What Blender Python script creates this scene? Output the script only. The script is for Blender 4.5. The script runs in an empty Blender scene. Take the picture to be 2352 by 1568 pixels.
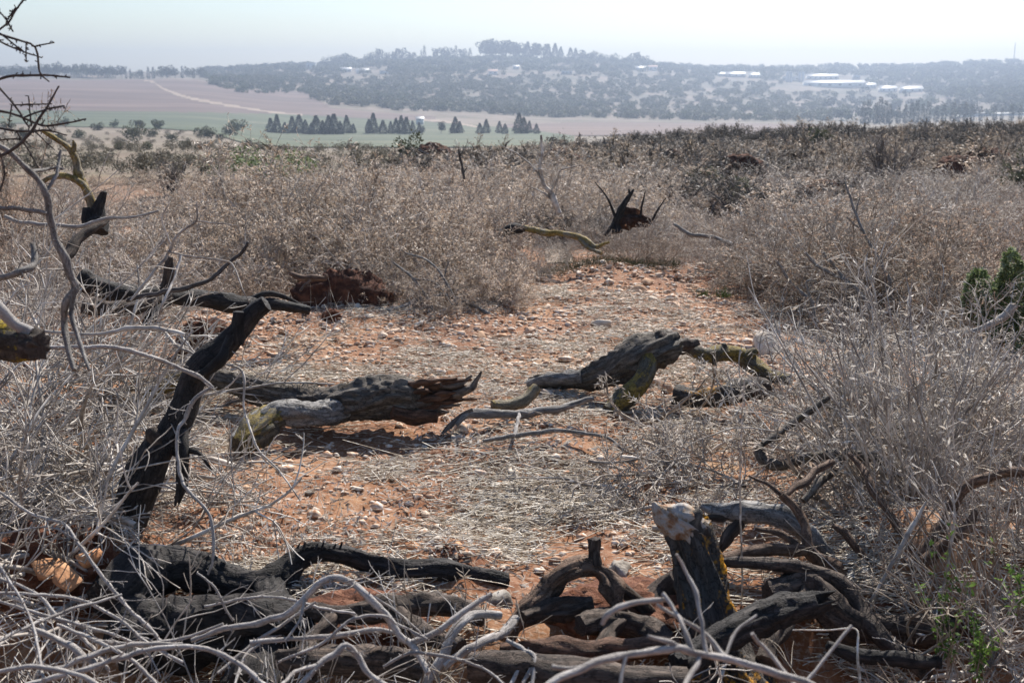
import bpy, math
import numpy as np
from mathutils import Vector

# ------------------------------------------------------------------ camera, sky, sun, exposure
S = bpy.context.scene
COL = S.collection
EYE = 1.75
W, Hh, F = 2352.0, 1568.0, 40.0 / 36.0 * 2352.0      # photo traced on a 2352 x 1568 grid
HORIZON = 185.0
PITCH = math.atan((Hh / 2 - HORIZON) / F)
cP, sP = math.cos(PITCH), math.sin(PITCH)

cam = bpy.data.cameras.new('camera'); camo = bpy.data.objects.new('camera', cam); COL.objects.link(camo)
camo.location = (0, 0, EYE); camo.rotation_euler = (math.pi / 2 - PITCH, 0, 0)
cam.sensor_width = 36; cam.lens = 40; cam.clip_start = 0.05; cam.clip_end = 9000
cam.dof.use_dof = True; cam.dof.focus_distance = 5.6; cam.dof.aperture_fstop = 5.6
S.camera = camo

SUN_EL, SUN_AZ = math.radians(43), math.radians(20)   # azimuth clockwise from +Y (view direction)
wd = bpy.data.worlds.new('World'); S.world = wd; wd.use_nodes = True
nt = wd.node_tree; bg = nt.nodes['Background']; sky = nt.nodes.new('ShaderNodeTexSky')
sky.sky_type = 'NISHITA'; sky.sun_disc = False; sky.sun_elevation = SUN_EL; sky.sun_rotation = SUN_AZ
sky.air_density = 1.3; sky.dust_density = 0.7; sky.ozone_density = 3.0; sky.altitude = 200
tint = nt.nodes.new('ShaderNodeMix'); tint.data_type = 'RGBA'; tint.blend_type = 'MULTIPLY'; tint.inputs[0].default_value = 1; tint.inputs[7].default_value = (.91, .96, 1.07, 1)
nt.links.new(sky.outputs[0], tint.inputs[6]); nt.links.new(tint.outputs[2], bg.inputs[0]); bg.inputs[1].default_value = 0.066
sl = bpy.data.lights.new('sun', 'SUN'); sl.energy = 4.6; sl.angle = math.radians(0.6); sl.color = (1.0, 0.955, 0.89)
so = bpy.data.objects.new('sun', sl); COL.objects.link(so)
sd = Vector((math.sin(SUN_AZ) * math.cos(SUN_EL), math.cos(SUN_AZ) * math.cos(SUN_EL), math.sin(SUN_EL)))
so.rotation_euler = sd.to_track_quat('Z', 'Y').to_euler()
S.view_settings.view_transform = 'Standard'; S.view_settings.look = 'None'
S.view_settings.exposure = 1.12; S.view_settings.gamma = 1.0
S.cycles.max_bounces = 5; S.cycles.diffuse_bounces = 3; S.cycles.glossy_bounces = 2
S.cycles.transparent_max_bounces = 6; S.cycles.volume_bounces = 0
HAZE_DENSITY = 0.00041

# ------------------------------------------------------------------ helpers: noise, projection, meshes
rng = np.random.default_rng(7)

def _hash(ix, iy, iz):
    h = (ix.astype(np.uint32) * np.uint32(374761393)) ^ (iy.astype(np.uint32) * np.uint32(668265263)) ^ (iz.astype(np.uint32) * np.uint32(2147483647))
    h = (h ^ (h >> np.uint32(13))) * np.uint32(1274126177)
    h = h ^ (h >> np.uint32(16))
    return h.astype(np.float64) / 4294967295.0 * 2 - 1

def vnoise(p):
    p = np.asarray(p, float); i = np.floor(p).astype(np.int64); f = p - i; u = f * f * (3 - 2 * f)
    r = 0
    for dx in (0, 1):
        wx = u[..., 0] if dx else 1 - u[..., 0]
        for dy in (0, 1):
            wy = u[..., 1] if dy else 1 - u[..., 1]
            for dz in (0, 1):
                wz = u[..., 2] if dz else 1 - u[..., 2]
                r = r + wx * wy * wz * _hash(i[..., 0] + dx + 10007, i[..., 1] + dy + 20011, i[..., 2] + dz + 30013)
    return r

def fnoise(p, octaves=3, gain=0.5):
    p = np.asarray(p, float); a, r = 1.0, 0
    for k in range(octaves):
        r = r + a * vnoise(p * (2.03 ** k) + 17.3 * k); a *= gain
    return r

def sstep(a, b, x):
    t = np.clip((x - a) / (b - a), 0, 1); return t * t * (3 - 2 * t)

def z_at(py, y):                     # height whose sight line passes picture row py at ground distance y
    t = (Hh / 2 - np.asarray(py, float)) / F
    return EYE + y * (t * cP - sP) / (cP + t * sP)

def T(px, py, y):                    # world point seen at (px, py) at ground distance y
    z = z_at(py, y); d = y * cP - (z - EYE) * sP
    return np.array([(px - W / 2) / F * d, y, z], float)

def P(px, py, h=0.0):                # world point on the level z = h
    ang = PITCH + math.atan((py - Hh / 2) / F); y = (EYE - h) / math.tan(ang)
    return T(px, py, y)

PXK = np.array([-400, 0, 400, 700, 1000, 1300, 1700, 2000, 2352, 2800], float)
DK = np.array([60, 90, 140, 220, 330, 560, 700, 850, 1000, 1200, 1400, 1700, 2000, 2350, 2800, 3300], float)
TAB = np.array([
    [352, 352, 350, 352, 343, 332, 312, 308, 306, 305],
    [345, 345, 345, 350, 346, 338, 338, 337, 337, 337],
    [336, 336, 337, 347, 347, 341, 341, 341, 341, 341],
    [322, 322, 325, 343, 343, 339, 338, 338, 338, 338],
    [300, 300, 305, 335, 335, 332, 331, 331, 331, 331],
    [283, 283, 285, 310, 309, 308, 301, 299, 299, 299],
    [263, 263, 266, 285, 290, 292, 291, 290, 286, 286],
    [235, 235, 240, 262, 272, 280, 285, 285, 276, 274],
    [205, 205, 214, 235, 252, 268, 276, 277, 262, 258],
    [186, 186, 190, 210, 222, 240, 255, 260, 238, 234],
    [180, 180, 179, 190, 190, 203, 226, 238, 214, 210],
    [174, 174, 174, 168, 152, 162, 190, 205, 186, 180],
    [163, 163, 167, 152, 136, 140, 166, 174, 162, 156],
    [154, 154, 169, 156, 146, 148, 158, 158, 144, 140],
    [170, 170, 174, 172, 168, 168, 166, 168, 164, 160],
    [182, 182, 182, 182, 182, 182, 182, 182, 182, 182]], float)
LDK = np.log(DK)

def H(x, y, rough=True):
    x = np.asarray(x, float); y = np.maximum(np.asarray(y, float), 0.02)
    u = np.clip(x / y, -0.62, 0.62)
    px = W / 2 + F * u / cP
    near = -0.022 * np.maximum(y - 10, 0)
    # far relief
    ly = np.log(np.clip(y, 60, 3300))
    i = np.clip(np.searchsorted(PXK, px) - 1, 0, len(PXK) - 2); a = np.clip((px - PXK[i]) / (PXK[i + 1] - PXK[i]), 0, 1); a = a * a * (3 - 2 * a)
    j = np.clip(np.searchsorted(LDK, ly) - 1, 0, len(DK) - 2); b = np.clip((ly - LDK[j]) / (LDK[j + 1] - LDK[j]), 0, 1)
    py = (TAB[j, i] * (1 - a) + TAB[j, i + 1] * a) * (1 - b) + (TAB[j + 1, i] * (1 - a) + TAB[j + 1, i + 1] * a) * b
    far = z_at(py, np.maximum(y, 60))
    k = sstep(22, 60, y)
    z = near * (1 - k) + far * k
    if rough:
        p = np.stack([x, y, np.zeros_like(x)], -1)
        amp = 1 - sstep(40, 90, y)
        z = z + amp * (0.05 * vnoise(p * 0.9) + 0.02 * fnoise(p * 4.0, 2) + 0.011 * fnoise(p * 17.0, 2))
        z = z + sstep(900, 1500, y) * 2.5 * fnoise(p / 90.0, 2)
    # the near bank: clearing dropped towards the camera, shaped to leave its face unlit
    edge = 3.62 + 0.12 * vnoise(np.stack([x * 1.3, x * 0, x * 0], -1)) + 0.10 * np.abs(x)
    z = z - 0.48 * sstep(0.0, 0.75, edge - y)
    for (mx, my, mh, ms) in MOUNDS:
        z = z + mh * np.exp(-((x - mx) ** 2 + (y - my) ** 2) / (2 * ms * ms))
    return z

MOUNDS = []
for (px, py, h, s) in [(160, 1290, .16, .22), (2120, 1300, .18, .25), (1030, 1300, .07, .16), (1380, 640, .10, .35), (1640, 640, .09, .3),
                       (760, 720, .10, .45), (470, 760, .08, .3), (60, 1200, .12, .25)]:
    q = P(px, py); MOUNDS.append((q[0], q[1], h, s))

class MB:
    """collects vertices and faces; build() links them as one mesh object"""
    def __init__(s):
        s.v, s.f, s.n, s.a = [], [], 0, []
    def add(s, v, f, a=None):
        v = np.asarray(v, float).reshape(-1, 3); f = np.asarray(f, np.int64)
        s.v.append(v); s.f.append(f + s.n); s.n += len(v)
        s.a.append(np.zeros((len(v), 3)) if a is None else np.asarray(a, float).reshape(-1, 3)); return s
    def mesh(s, name, mat, smooth=True):
        me = bpy.data.meshes.new(name)
        V = np.concatenate(s.v) if s.v else np.zeros((0, 3))
        me.vertices.add(len(V)); me.vertices.foreach_set('co', V.astype(np.float32).ravel())
        loops = np.concatenate([f.ravel() for f in s.f]); tot = np.concatenate([np.full(len(f), f.shape[1]) for f in s.f])
        me.loops.add(len(loops)); me.loops.foreach_set('vertex_index', loops.astype(np.int32))
        me.polygons.add(len(tot)); st = np.concatenate([[0], np.cumsum(tot)[:-1]])
        me.polygons.foreach_set('loop_start', st.astype(np.int32))
        if smooth: me.polygons.foreach_set('use_smooth', np.ones(len(tot), bool))
        A = np.concatenate(s.a)
        if np.abs(A).max() > 0:
            at = me.attributes.new('grain', 'FLOAT_VECTOR', 'POINT'); at.data.foreach_set('vector', A.astype(np.float32).ravel())
        me.update(calc_edges=True); me.validate(); me.materials.append(mat)
        return me
    def build(s, name, mat, parent=None, smooth=True, origin=None):
        if origin is not None:
            s.v = [v - np.asarray(origin) for v in s.v]
        o = bpy.data.objects.new(name, s.mesh(name, mat, smooth)); COL.objects.link(o)
        if parent is not None: o.parent = parent
        elif origin is not None: o.location = origin
        return o

def tag(o, label=None, cat=None, group=None, kind=None):
    for k, v in (('label', label), ('category', cat), ('group', group), ('kind', kind)):
        if v: o[k] = v
    return o

def empty(name, loc, label, cat, group=None):
    o = bpy.data.objects.new(name, None); COL.objects.link(o); o.location = tuple(loc); o.empty_display_size = 0.1
    return tag(o, label, cat, group)

def dup(o, parent=None):
    c = o.copy(); COL.objects.link(c)
    if parent is not None: c.parent = parent
    for ch in list(o.children): dup(ch, c)
    return c

def unit(v):
    return v / np.maximum(np.linalg.norm(v, axis=-1, keepdims=True), 1e-9)

def tubes(mb, pts, rad, sides=3, seed=0):
    """N polylines of K points each -> open prisms"""
    pts = np.asarray(pts, float); N, K, _ = pts.shape
    rad = np.broadcast_to(np.asarray(rad, float), (N, K))
    tan = np.empty_like(pts); tan[:, 1:-1] = pts[:, 2:] - pts[:, :-2]; tan[:, 0] = pts[:, 1] - pts[:, 0]; tan[:, -1] = pts[:, -1] - pts[:, -2]
    tan = unit(tan)
    ref = np.random.default_rng(seed).normal(size=(N, 1, 3)); m = unit(tan.mean(1, keepdims=True))
    ref = unit(ref - (ref * m).sum(-1, keepdims=True) * m)
    a = unit(np.cross(tan, ref)); b = np.cross(tan, a)
    th = np.arange(sides) / sides * 2 * math.pi
    ring = pts[:, :, None] + rad[:, :, None, None] * (a[:, :, None] * np.cos(th)[None, None, :, None] + b[:, :, None] * np.sin(th)[None, None, :, None])
    idx = np.arange(N * K * sides).reshape(N, K, sides); nx = np.roll(idx, -1, 2)
    f = np.stack([idx[:, :-1], nx[:, :-1], nx[:, 1:], idx[:, 1:]], -1).reshape(-1, 4)
    mb.add(ring, f)
    return mb

def grow(r, start, d, L, K, wob, grav=0.0):
    """N wandering polylines"""
    N = len(start); pts = np.empty((N, K, 3)); pts[:, 0] = start; d = unit(d).copy(); st = (np.asarray(L) / (K - 1)).reshape(-1, 1)
    bend = r.normal(size=(N, 3)) * wob * 0.7
    for k in range(1, K):
        d = unit(d + bend + r.normal(size=(N, 3)) * wob + np.array([0, 0, grav]))
        pts[:, k] = pts[:, k - 1] + d * st
    return pts

def offshoots(r, par, m, tlo, thi, ang, Lf, K, wob, grav=0.0):
    """m children on each parent polyline"""
    N, Kp, _ = par.shape
    t = np.sort(r.uniform(tlo, thi, (N, m)), 1) * (Kp - 1); i = np.minimum(t.astype(int), Kp - 2); f = (t - i)[..., None]
    n = np.arange(N)[:, None]
    s = par[n, i] * (1 - f) + par[n, i + 1] * f; tg = unit(par[n, i + 1] - par[n, i])
    side = r.normal(size=tg.shape); side = unit(side - (side * tg).sum(-1, keepdims=True) * tg)
    an = r.uniform(ang[0], ang[1], (N, m))[..., None]
    d = tg * np.cos(an) + side * np.sin(an)
    Lp = np.linalg.norm(np.diff(par, axis=1), axis=-1).sum(1)[:, None]
    L = Lp * r.uniform(Lf[0], Lf[1], (N, m)) * (1.25 - 0.7 * t / (Kp - 1))
    return grow(r, s.reshape(-1, 3), d.reshape(-1, 3), L.ravel(), K, wob, grav)

def leaves(mb, r, at, L, wd, hang=-0.2, axis=None):
    """curled lance leaves, two quads each, folded along the rib"""
    N = len(at); d = r.normal(size=(N, 3)); d[:, 2] += hang
    if axis is not None: d = d * 0.8 + axis
    d = unit(d); s = unit(np.cross(d, r.normal(size=(N, 3)))); n = np.cross(s, d)
    L = L * r.uniform(.6, 1.25, (N, 1)); wd = wd * r.uniform(.6, 1.2, (N, 1)); c = r.uniform(-.25, .35, (N, 1)) * L
    p0 = at; p1 = at + d * L * .5 + s * wd * .5 + n * wd * .25; p2 = at + d * L + n * c; p3 = at + d * L * .5 - s * wd * .5 + n * wd * .25; 
    v = np.stack([p0, p1, p2, p3], 1).reshape(-1, 3); k = np.arange(N)[:, None] * 4
    mb.add(v, np.concatenate([k + [0, 1, 2], k + [0, 2, 3]], 0))
    return mb

def catmull(p, n):
    p = np.asarray(p, float); q = np.vstack([2 * p[0] - p[1], p, 2 * p[-1] - p[-2]]); out = []
    for i in range(1, len(q) - 2):
        t = np.linspace(0, 1, n, endpoint=False)[:, None]
        a, b, c, d = q[i - 1], q[i], q[i + 1], q[i + 2]
        out.append(0.5 * (2 * b + (c - a) * t + (2 * a - 5 * b + 4 * c - d) * t ** 2 + (3 * b - a - 3 * c + d) * t ** 3))
    return np.vstack(out + [p[-1:]])

LSEED = [0]
def limb(mb, spec, sides=18, fiss=0.10, lump=0.14, step=0.014, ends=('cap', 'cap'), jag=0.0, flat=1.0, world=False):
    """a bark-covered limb through spec rows (px, py, distance, radius in px); fissures are real relief"""
    LSEED[0] += 1; sd = LSEED[0] * 13.7
    spec = np.asarray(spec, float)
    if world: pts, rad = spec[:, :3], spec[:, 3]
    else:
        pts = np.array([T(a, b, y) for a, b, y, _ in spec]); rad = spec[:, 3] * (pts[:, 1] * cP - (pts[:, 2] - EYE) * sP) / F
    Ltot = np.linalg.norm(np.diff(pts, axis=0), axis=1).sum()
    n = int(np.clip(Ltot / step / (len(spec) - 1), 3, 26))
    q = catmull(np.hstack([pts, rad[:, None]]), n); c, r = q[:, :3], np.maximum(q[:, 3], 0.0008)
    s = np.concatenate([[0], np.cumsum(np.linalg.norm(np.diff(c, axis=0), axis=1))])
    rmn = max(float(np.mean(r)), .004); q3 = np.stack([s / (rmn * 5), s * 0 + sd, s * 0], -1)
    c = c + np.stack([vnoise(q3 + 3), vnoise(q3 + 11), vnoise(q3 + 23)], -1) * (r * np.clip(np.minimum(s, s[-1] - s) / (rmn * 3), 0, 1))[:, None] * .45
    r = r * (1 + .10 * vnoise(np.stack([s / (rmn * 1.6), s * 0 + sd, s * 0], -1)) + .22 * np.maximum(vnoise(np.stack([s / (rmn * 3.1), s * 0 + sd, s * 0 + 7], -1)), .35) - .08)
    tan = unit(np.gradient(c, axis=0)); K = len(c)
    a = np.cross(tan[0], [0.31, 0.2, 0.93]); a /= np.linalg.norm(a); A = [a]
    for k in range(1, K):
        a = A[-1] - tan[k] * np.dot(A[-1], tan[k]); A.append(a / np.linalg.norm(a))
    A = np.array(A); B = np.cross(tan, A); th = np.arange(sides) / sides * 2 * math.pi
    rm = float(np.mean(r))
    tw = th[None] + s[:, None] * 2.2
    g = np.stack([np.cos(tw) * 1.0 + 0 * s[:, None], np.sin(tw), (s / max(rm, .006))[:, None] * np.ones_like(tw) * 0.45], -1)
    big = fnoise(g * 0.9 + sd, 2); fi = vnoise(g * np.array([4.5, 4.5, 0.55]) + sd + 40); fi2 = vnoise(g * np.array([9, 9, 1.6]) + sd + 80)
    rr = r[:, None] * (1 + lump * big + fiss * (np.abs(fi) * 2 - .8) + fiss * .5 * fi2)
    v = c[:, None] + rr[..., None] * (A[:, None] * np.cos(th)[None, :, None] + flat * B[:, None] * np.sin(th)[None, :, None])
    if jag > 0:      # splintered far end: strands of unequal length
        tail = np.clip((s - (s[-1] - jag * 0.5)) / (jag * 0.5), 0, 1)[:, None]
        st = np.repeat(np.random.default_rng(LSEED[0]).uniform(-.6, 1.0, (sides + 1) // 2), 2)[:sides][None]
        v = v + tan[:, None] * (tail ** 1.5 * st * jag)[..., None] - (v - c[:, None]) * (tail * (.08 + .22 * (st > .2)))[..., None]
    gr = np.stack([np.cos(th)[None] * r[:, None], np.sin(th)[None] * r[:, None], np.repeat(s[:, None], sides, 1)], -1) + sd * .37
    idx = np.arange(K * sides).reshape(K, sides); nx = np.roll(idx, -1, 1)
    f = np.stack([idx[:-1], nx[:-1], nx[1:], idx[1:]], -1).reshape(-1, 4)
    mb.add(v, f, gr)
    for e, k in ((0, 0), (1, K - 1)):
        if ends[e] == 'cap':
            ring = v[k]; ce = c[k] + tan[k] * (-.12 if e == 0 else (.12 if jag <= 0 else -.5)) * r[k]
            vv = np.vstack([ring, c[k] + (ring - c[k]) * .55 + (ce - c[k]) * .5 + np.random.default_rng(k).normal(size=ring.shape) * r[k] * .05, ce])
            i = np.arange(sides); j = np.roll(i, -1)
            q1 = np.stack([i, j, j + sides, i + sides], 1); t1 = np.stack([i + sides, j + sides, np.full(sides, 2 * sides)], 1)
            if e == 0: q1 = q1[:, ::-1]; t1 = t1[:, ::-1]
            g2 = np.full((2 * sides + 1, 3), 0.0) + gr[k].mean(0)
            mb.add(vv, q1, g2); mb.f.append(t1 + mb.n - len(vv))
    return c, r

# ------------------------------------------------------------------ materials
def mat(name, build, rough=0.85):
    m = bpy.data.materials.new(name); m.use_nodes = True; n = m.node_tree; b = n.nodes['Principled BSDF']
    b.inputs['Roughness'].default_value = rough; b.inputs['Specular IOR Level'].default_value = 0.25
    build(n, b); return m

def N(n, t, **kw):
    x = n.nodes.new(t)
    for k, v in kw.items():
        if k.startswith('i_'):
            x.inputs[k[2:].replace('_', ' ')].default_value = v
        else: setattr(x, k, v)
    return x

def noise(n, scale, vec=None, detail=4, rough=0.6, sc=None):
    x = N(n, 'ShaderNodeTexNoise', i_Scale=scale, i_Detail=detail, i_Roughness=rough)
    if vec is not None:
        if sc is not None:
            mp = N(n, 'ShaderNodeMapping'); mp.inputs['Scale'].default_value = sc; n.links.new(vec, mp.inputs[0]); vec = mp.outputs[0]
        n.links.new(vec, x.inputs['Vector'])
    return x.outputs['Fac']

def ramp(n, fac, stops, sq=.62):
    r = N(n, 'ShaderNodeValToRGB'); e = r.color_ramp.elements
    while len(e) < len(stops): e.new(0.5)
    for el, (p, c) in zip(e, stops): el.position = .5 + (p - .5) * sq; el.color = (*c, 1)
    n.links.new(fac, r.inputs[0]); return r.outputs[0]

def mixc(n, fac, a, b, mode='MIX'):
    x = N(n, 'ShaderNodeMix', data_type='RGBA', blend_type=mode)
    for s, v in ((x.inputs[0], fac), (x.inputs[6], a), (x.inputs[7], b)):
        if isinstance(v, (int, float)): s.default_value = v
        elif isinstance(v, tuple): s.default_value = (*v, 1)
        else: n.links.new(v, s)
    return x.outputs[2]

def bump(n, b, fac, strength, dist):
    x = N(n, 'ShaderNodeBump', i_Strength=strength, i_Distance=dist); n.links.new(fac, x.inputs['Height']); n.links.new(x.outputs[0], b.inputs['Normal'])

def objco(n): return N(n, 'ShaderNodeTexCoord').outputs['Object']
def geo(n): return N(n, 'ShaderNodeNewGeometry').outputs['Position']
def grain(n): return N(n, 'ShaderNodeAttribute', attribute_name='grain').outputs['Vector']

def bark(name, c1, c2, c3, lichen=None, amount=0.5, bs=0.8, ls=9.0, ck=45.0, ckm=.8):
    def f(n, b):
        g = grain(n)
        a = noise(n, 60, g, 5, .65, (1, 1, .12)); k = noise(n, 14, g, 4, .6, (1, 1, .5))
        c = mixc(n, k, ramp(n, a, [(.3, c1), (.52, c2), (.75, c3)]), c2)
        if lichen:
            l = noise(n, ls, g, 6, .72, (1, 1, .6)); l2 = noise(n, 70, g, 3, .6)
            m = N(n, 'ShaderNodeMath', operation='MULTIPLY_ADD'); n.links.new(l2, m.inputs[0]); m.inputs[1].default_value = .22; n.links.new(l, m.inputs[2])
            mk = ramp(n, m.outputs[0], [(amount, (0, 0, 0)), (amount + .07, (1, 1, 1))], 1)
            c = mixc(n, mk, c, ramp(n, l2, [(.3, tuple(x * .6 for x in lichen)), (.7, lichen)]))
        vo = N(n, 'ShaderNodeTexVoronoi', feature='DISTANCE_TO_EDGE', i_Scale=ck); mp = N(n, 'ShaderNodeMapping'); mp.inputs['Scale'].default_value = (1, 1, .38)
        nd = N(n, 'ShaderNodeMix', data_type='RGBA'); nd.inputs[0].default_value = .04; n.links.new(g, nd.inputs[6]); n.links.new(N(n, 'ShaderNodeTexNoise', i_Scale=30.0).outputs['Color'], nd.inputs[7])
        n.links.new(nd.outputs[2], mp.inputs[0]); n.links.new(mp.outputs[0], vo.inputs['Vector'])
        crack = ramp(n, vo.outputs['Distance'], [(0, (.25, .25, .25)), (.12, (1, 1, 1))], 1); crack.node.color_ramp.elements[0].position = .0; crack.node.color_ramp.elements[1].position = .10
        c = mixc(n, ckm, c, crack, 'MULTIPLY')
        ht = N(n, 'ShaderNodeMath', operation='MULTIPLY_ADD'); n.links.new(crack, ht.inputs[0]); ht.inputs[1].default_value = .5; n.links.new(a, ht.inputs[2])
        n.links.new(c, b.inputs['Base Color']); bump(n, b, ht.outputs[0], bs, .008)
    return mat(name, f, .8)

M = {}
M['charred'] = bark('charred_bark', (.009, .008, .007), (.024, .020, .018), (.085, .07, .062))
M['charred_brown'] = bark('scorched_wood', (.018, .013, .010), (.07, .05, .038), (.18, .128, .095))
M['old_bark'] = bark('old_olive_bark', (.026, .021, .017), (.098, .081, .065), (.28, .245, .205), (.20, .125, .03), .74)
M['mossy_bark'] = bark('mossy_bark', (.03, .026, .02), (.10, .085, .06), (.17, .15, .12), (.23, .165, .04), .60, ls=11)
M['orange_bark'] = bark('lichen_bark', (.018, .014, .012), (.05, .042, .035), (.12, .10, .085), (.42, .19, .012), .655, ls=9)
M['weathered'] = bark('weathered_wood', (.05, .045, .04), (.20, .185, .17), (.38, .36, .34))
M['splinter'] = bark('torn_wood', (.04, .028, .022), (.16, .125, .10), (.36, .31, .27))
M['root'] = bark('brown_root_bark', (.045, .025, .016), (.14, .085, .055), (.26, .18, .13))
M['root_dirt'] = bark('earthy_root_bark', (.02, .010, .007), (.055, .026, .016), (.12, .065, .04))
M['grey_bark'] = bark('grey_branch_bark', (.07, .06, .053), (.21, .19, .17), (.40, .375, .35), bs=.7, ck=70., ckm=.6)
M['brown_wood'] = bark('brown_inner_wood', (.03, .016, .010), (.11, .055, .032), (.26, .14, .085))
M['pale_bark'] = bark('pale_grey_bark', (.12, .10, .088), (.345, .31, .28), (.55, .515, .48), bs=.6, ck=70., ckm=.45)
M['yellow_bark'] = bark('yellow_lichen_bark', (.10, .085, .06), (.22, .18, .12), (.30, .26, .20), (.30, .21, .06), .585)
M['lemon_bark'] = bark('lemon_lichen_bark', (.02, .018, .014), (.06, .05, .04), (.14, .12, .10), (.48, .34, .03), .60, ls=6)
M['dark_twig'] = bark('dark_twig_bark', (.03, .025, .022), (.075, .062, .055), (.15, .135, .125), bs=.4)
def f_cut(n, b):
    o = geo(n); a = noise(n, 25, o, 5, .65)
    n.links.new(ramp(n, a, [(.32, (.20, .10, .05)), (.45, (.29, .215, .15)), (.6, (.34, .315, .29)), (.8, (.22, .215, .21))]), b.inputs['Base Color']); bump(n, b, noise(n, 60, o, 4), .7, .006)
M['cut'] = mat('pale_cut_wood', f_cut)

def twigmat(name, lo, mid, hi):
    def f(n, b):
        o = objco(n); oi = N(n, 'ShaderNodeObjectInfo').outputs['Random']
        a = noise(n, 7, o, 3, .7); c = ramp(n, a, [(.3, lo), (.5, mid), (.72, hi)])
        hs = N(n, 'ShaderNodeHueSaturation'); n.links.new(c, hs.inputs['Color'])
        mr = N(n, 'ShaderNodeMapRange'); mr.inputs[3].default_value = .8; mr.inputs[4].default_value = 1.2; n.links.new(oi, mr.inputs[0]); n.links.new(mr.outputs[0], hs.inputs['Value'])
        n.links.new(hs.outputs[0], b.inputs['Base Color'])
    return mat(name, f, .75)
M['grey_twig'] = twigmat('grey_twig', (.18, .145, .118), (.36, .305, .255), (.55, .49, .425))
M['silver_twig'] = twigmat('silver_twig', (.165, .138, .115), (.34, .295, .25), (.56, .51, .45))
M['pale_twig'] = twigmat('pale_twig', (.19, .165, .145), (.38, .345, .31), (.57, .535, .495))
M['brown_twig'] = twigmat('brown_twig', (.11, .083, .06), (.25, .20, .152), (.39, .335, .27))
M['dim_twig'] = twigmat('dim_twig', (.06, .05, .045), (.14, .12, .105), (.22, .195, .175))

def leafmat(name, stops, trans=.35, scale=9):
    m = bpy.data.materials.new(name); m.use_nodes = True; n = m.node_tree; b = n.nodes['Principled BSDF']; b.inputs['Roughness'].default_value = .55
    b.inputs['Specular IOR Level'].default_value = .3 if 'dry' in name else .08
    o = objco(n); a = noise(n, scale, o, 3, .75); c = ramp(n, a, stops)
    hs = N(n, 'ShaderNodeHueSaturation'); n.links.new(c, hs.inputs['Color']); mr = N(n, 'ShaderNodeMapRange'); mr.inputs[3].default_value = .72; mr.inputs[4].default_value = 1.18
    n.links.new(N(n, 'ShaderNodeObjectInfo').outputs['Random'], mr.inputs[0]); n.links.new(mr.outputs[0], hs.inputs['Value']); c = hs.outputs[0]; n.links.new(c, b.inputs['Base Color'])
    t = N(n, 'ShaderNodeBsdfTranslucent'); n.links.new(c, t.inputs[0]); mx = N(n, 'ShaderNodeMixShader'); mx.inputs[0].default_value = trans
    n.links.new(b.outputs[0], mx.inputs[1]); n.links.new(t.outputs[0], mx.inputs[2]); n.links.new(mx.outputs[0], n.nodes['Material Output'].inputs[0])
    return m
M['tan_leaf'] = leafmat('dry_tan_leaf', [(.3, (.255, .18, .125)), (.5, (.465, .357, .268)), (.7, (.70, .61, .52))])
M['silver_leaf'] = leafmat('dry_silver_leaf', [(.3, (.28, .225, .175)), (.5, (.45, .40, .345)), (.7, (.66, .62, .57))])
M['rust_leaf'] = leafmat('dry_rust_leaf', [(.3, (.20, .128, .086)), (.5, (.375, .266, .192)), (.7, (.56, .46, .375))])
M['dim_leaf'] = leafmat('dull_brown_leaf', [(.3, (.05, .042, .034)), (.5, (.09, .078, .064)), (.7, (.15, .135, .115))], .2, 3)
M['pale_scrub'] = leafmat('pale_slope_scrub', [(.3, (.13, .11, .08)), (.5, (.20, .175, .13)), (.7, (.29, .255, .19))], .2, 1.5)
M['green_leaf'] = leafmat('fresh_green_leaf', [(.3, (.05, .09, .02)), (.5, (.11, .19, .04)), (.7, (.20, .30, .08))], .4)
M['olive_leaf'] = leafmat('olive_green_leaf', [(.3, (.06, .085, .03)), (.5, (.13, .165, .065)), (.7, (.30, .33, .22))], .3)
M['conifer'] = leafmat('dark_conifer_needles', [(.3, (.008, .014, .010)), (.5, (.018, .028, .017)), (.7, (.034, .047, .026))], .15, .5)
M['tree_green'] = leafmat('hill_tree_foliage', [(.3, (.028, .040, .020)), (.5, (.058, .074, .034)), (.7, (.115, .125, .055))], .2, .35)
M['tree_olive'] = leafmat('hill_olive_foliage', [(.3, (.048, .056, .026)), (.5, (.098, .104, .05)), (.7, (.18, .17, .08))], .2, .35)
M['scrub'] = leafmat('dull_scrub_foliage', [(.3, (.06, .062, .038)), (.5, (.11, .112, .07)), (.7, (.19, .18, .12))], .2, .5)

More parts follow.
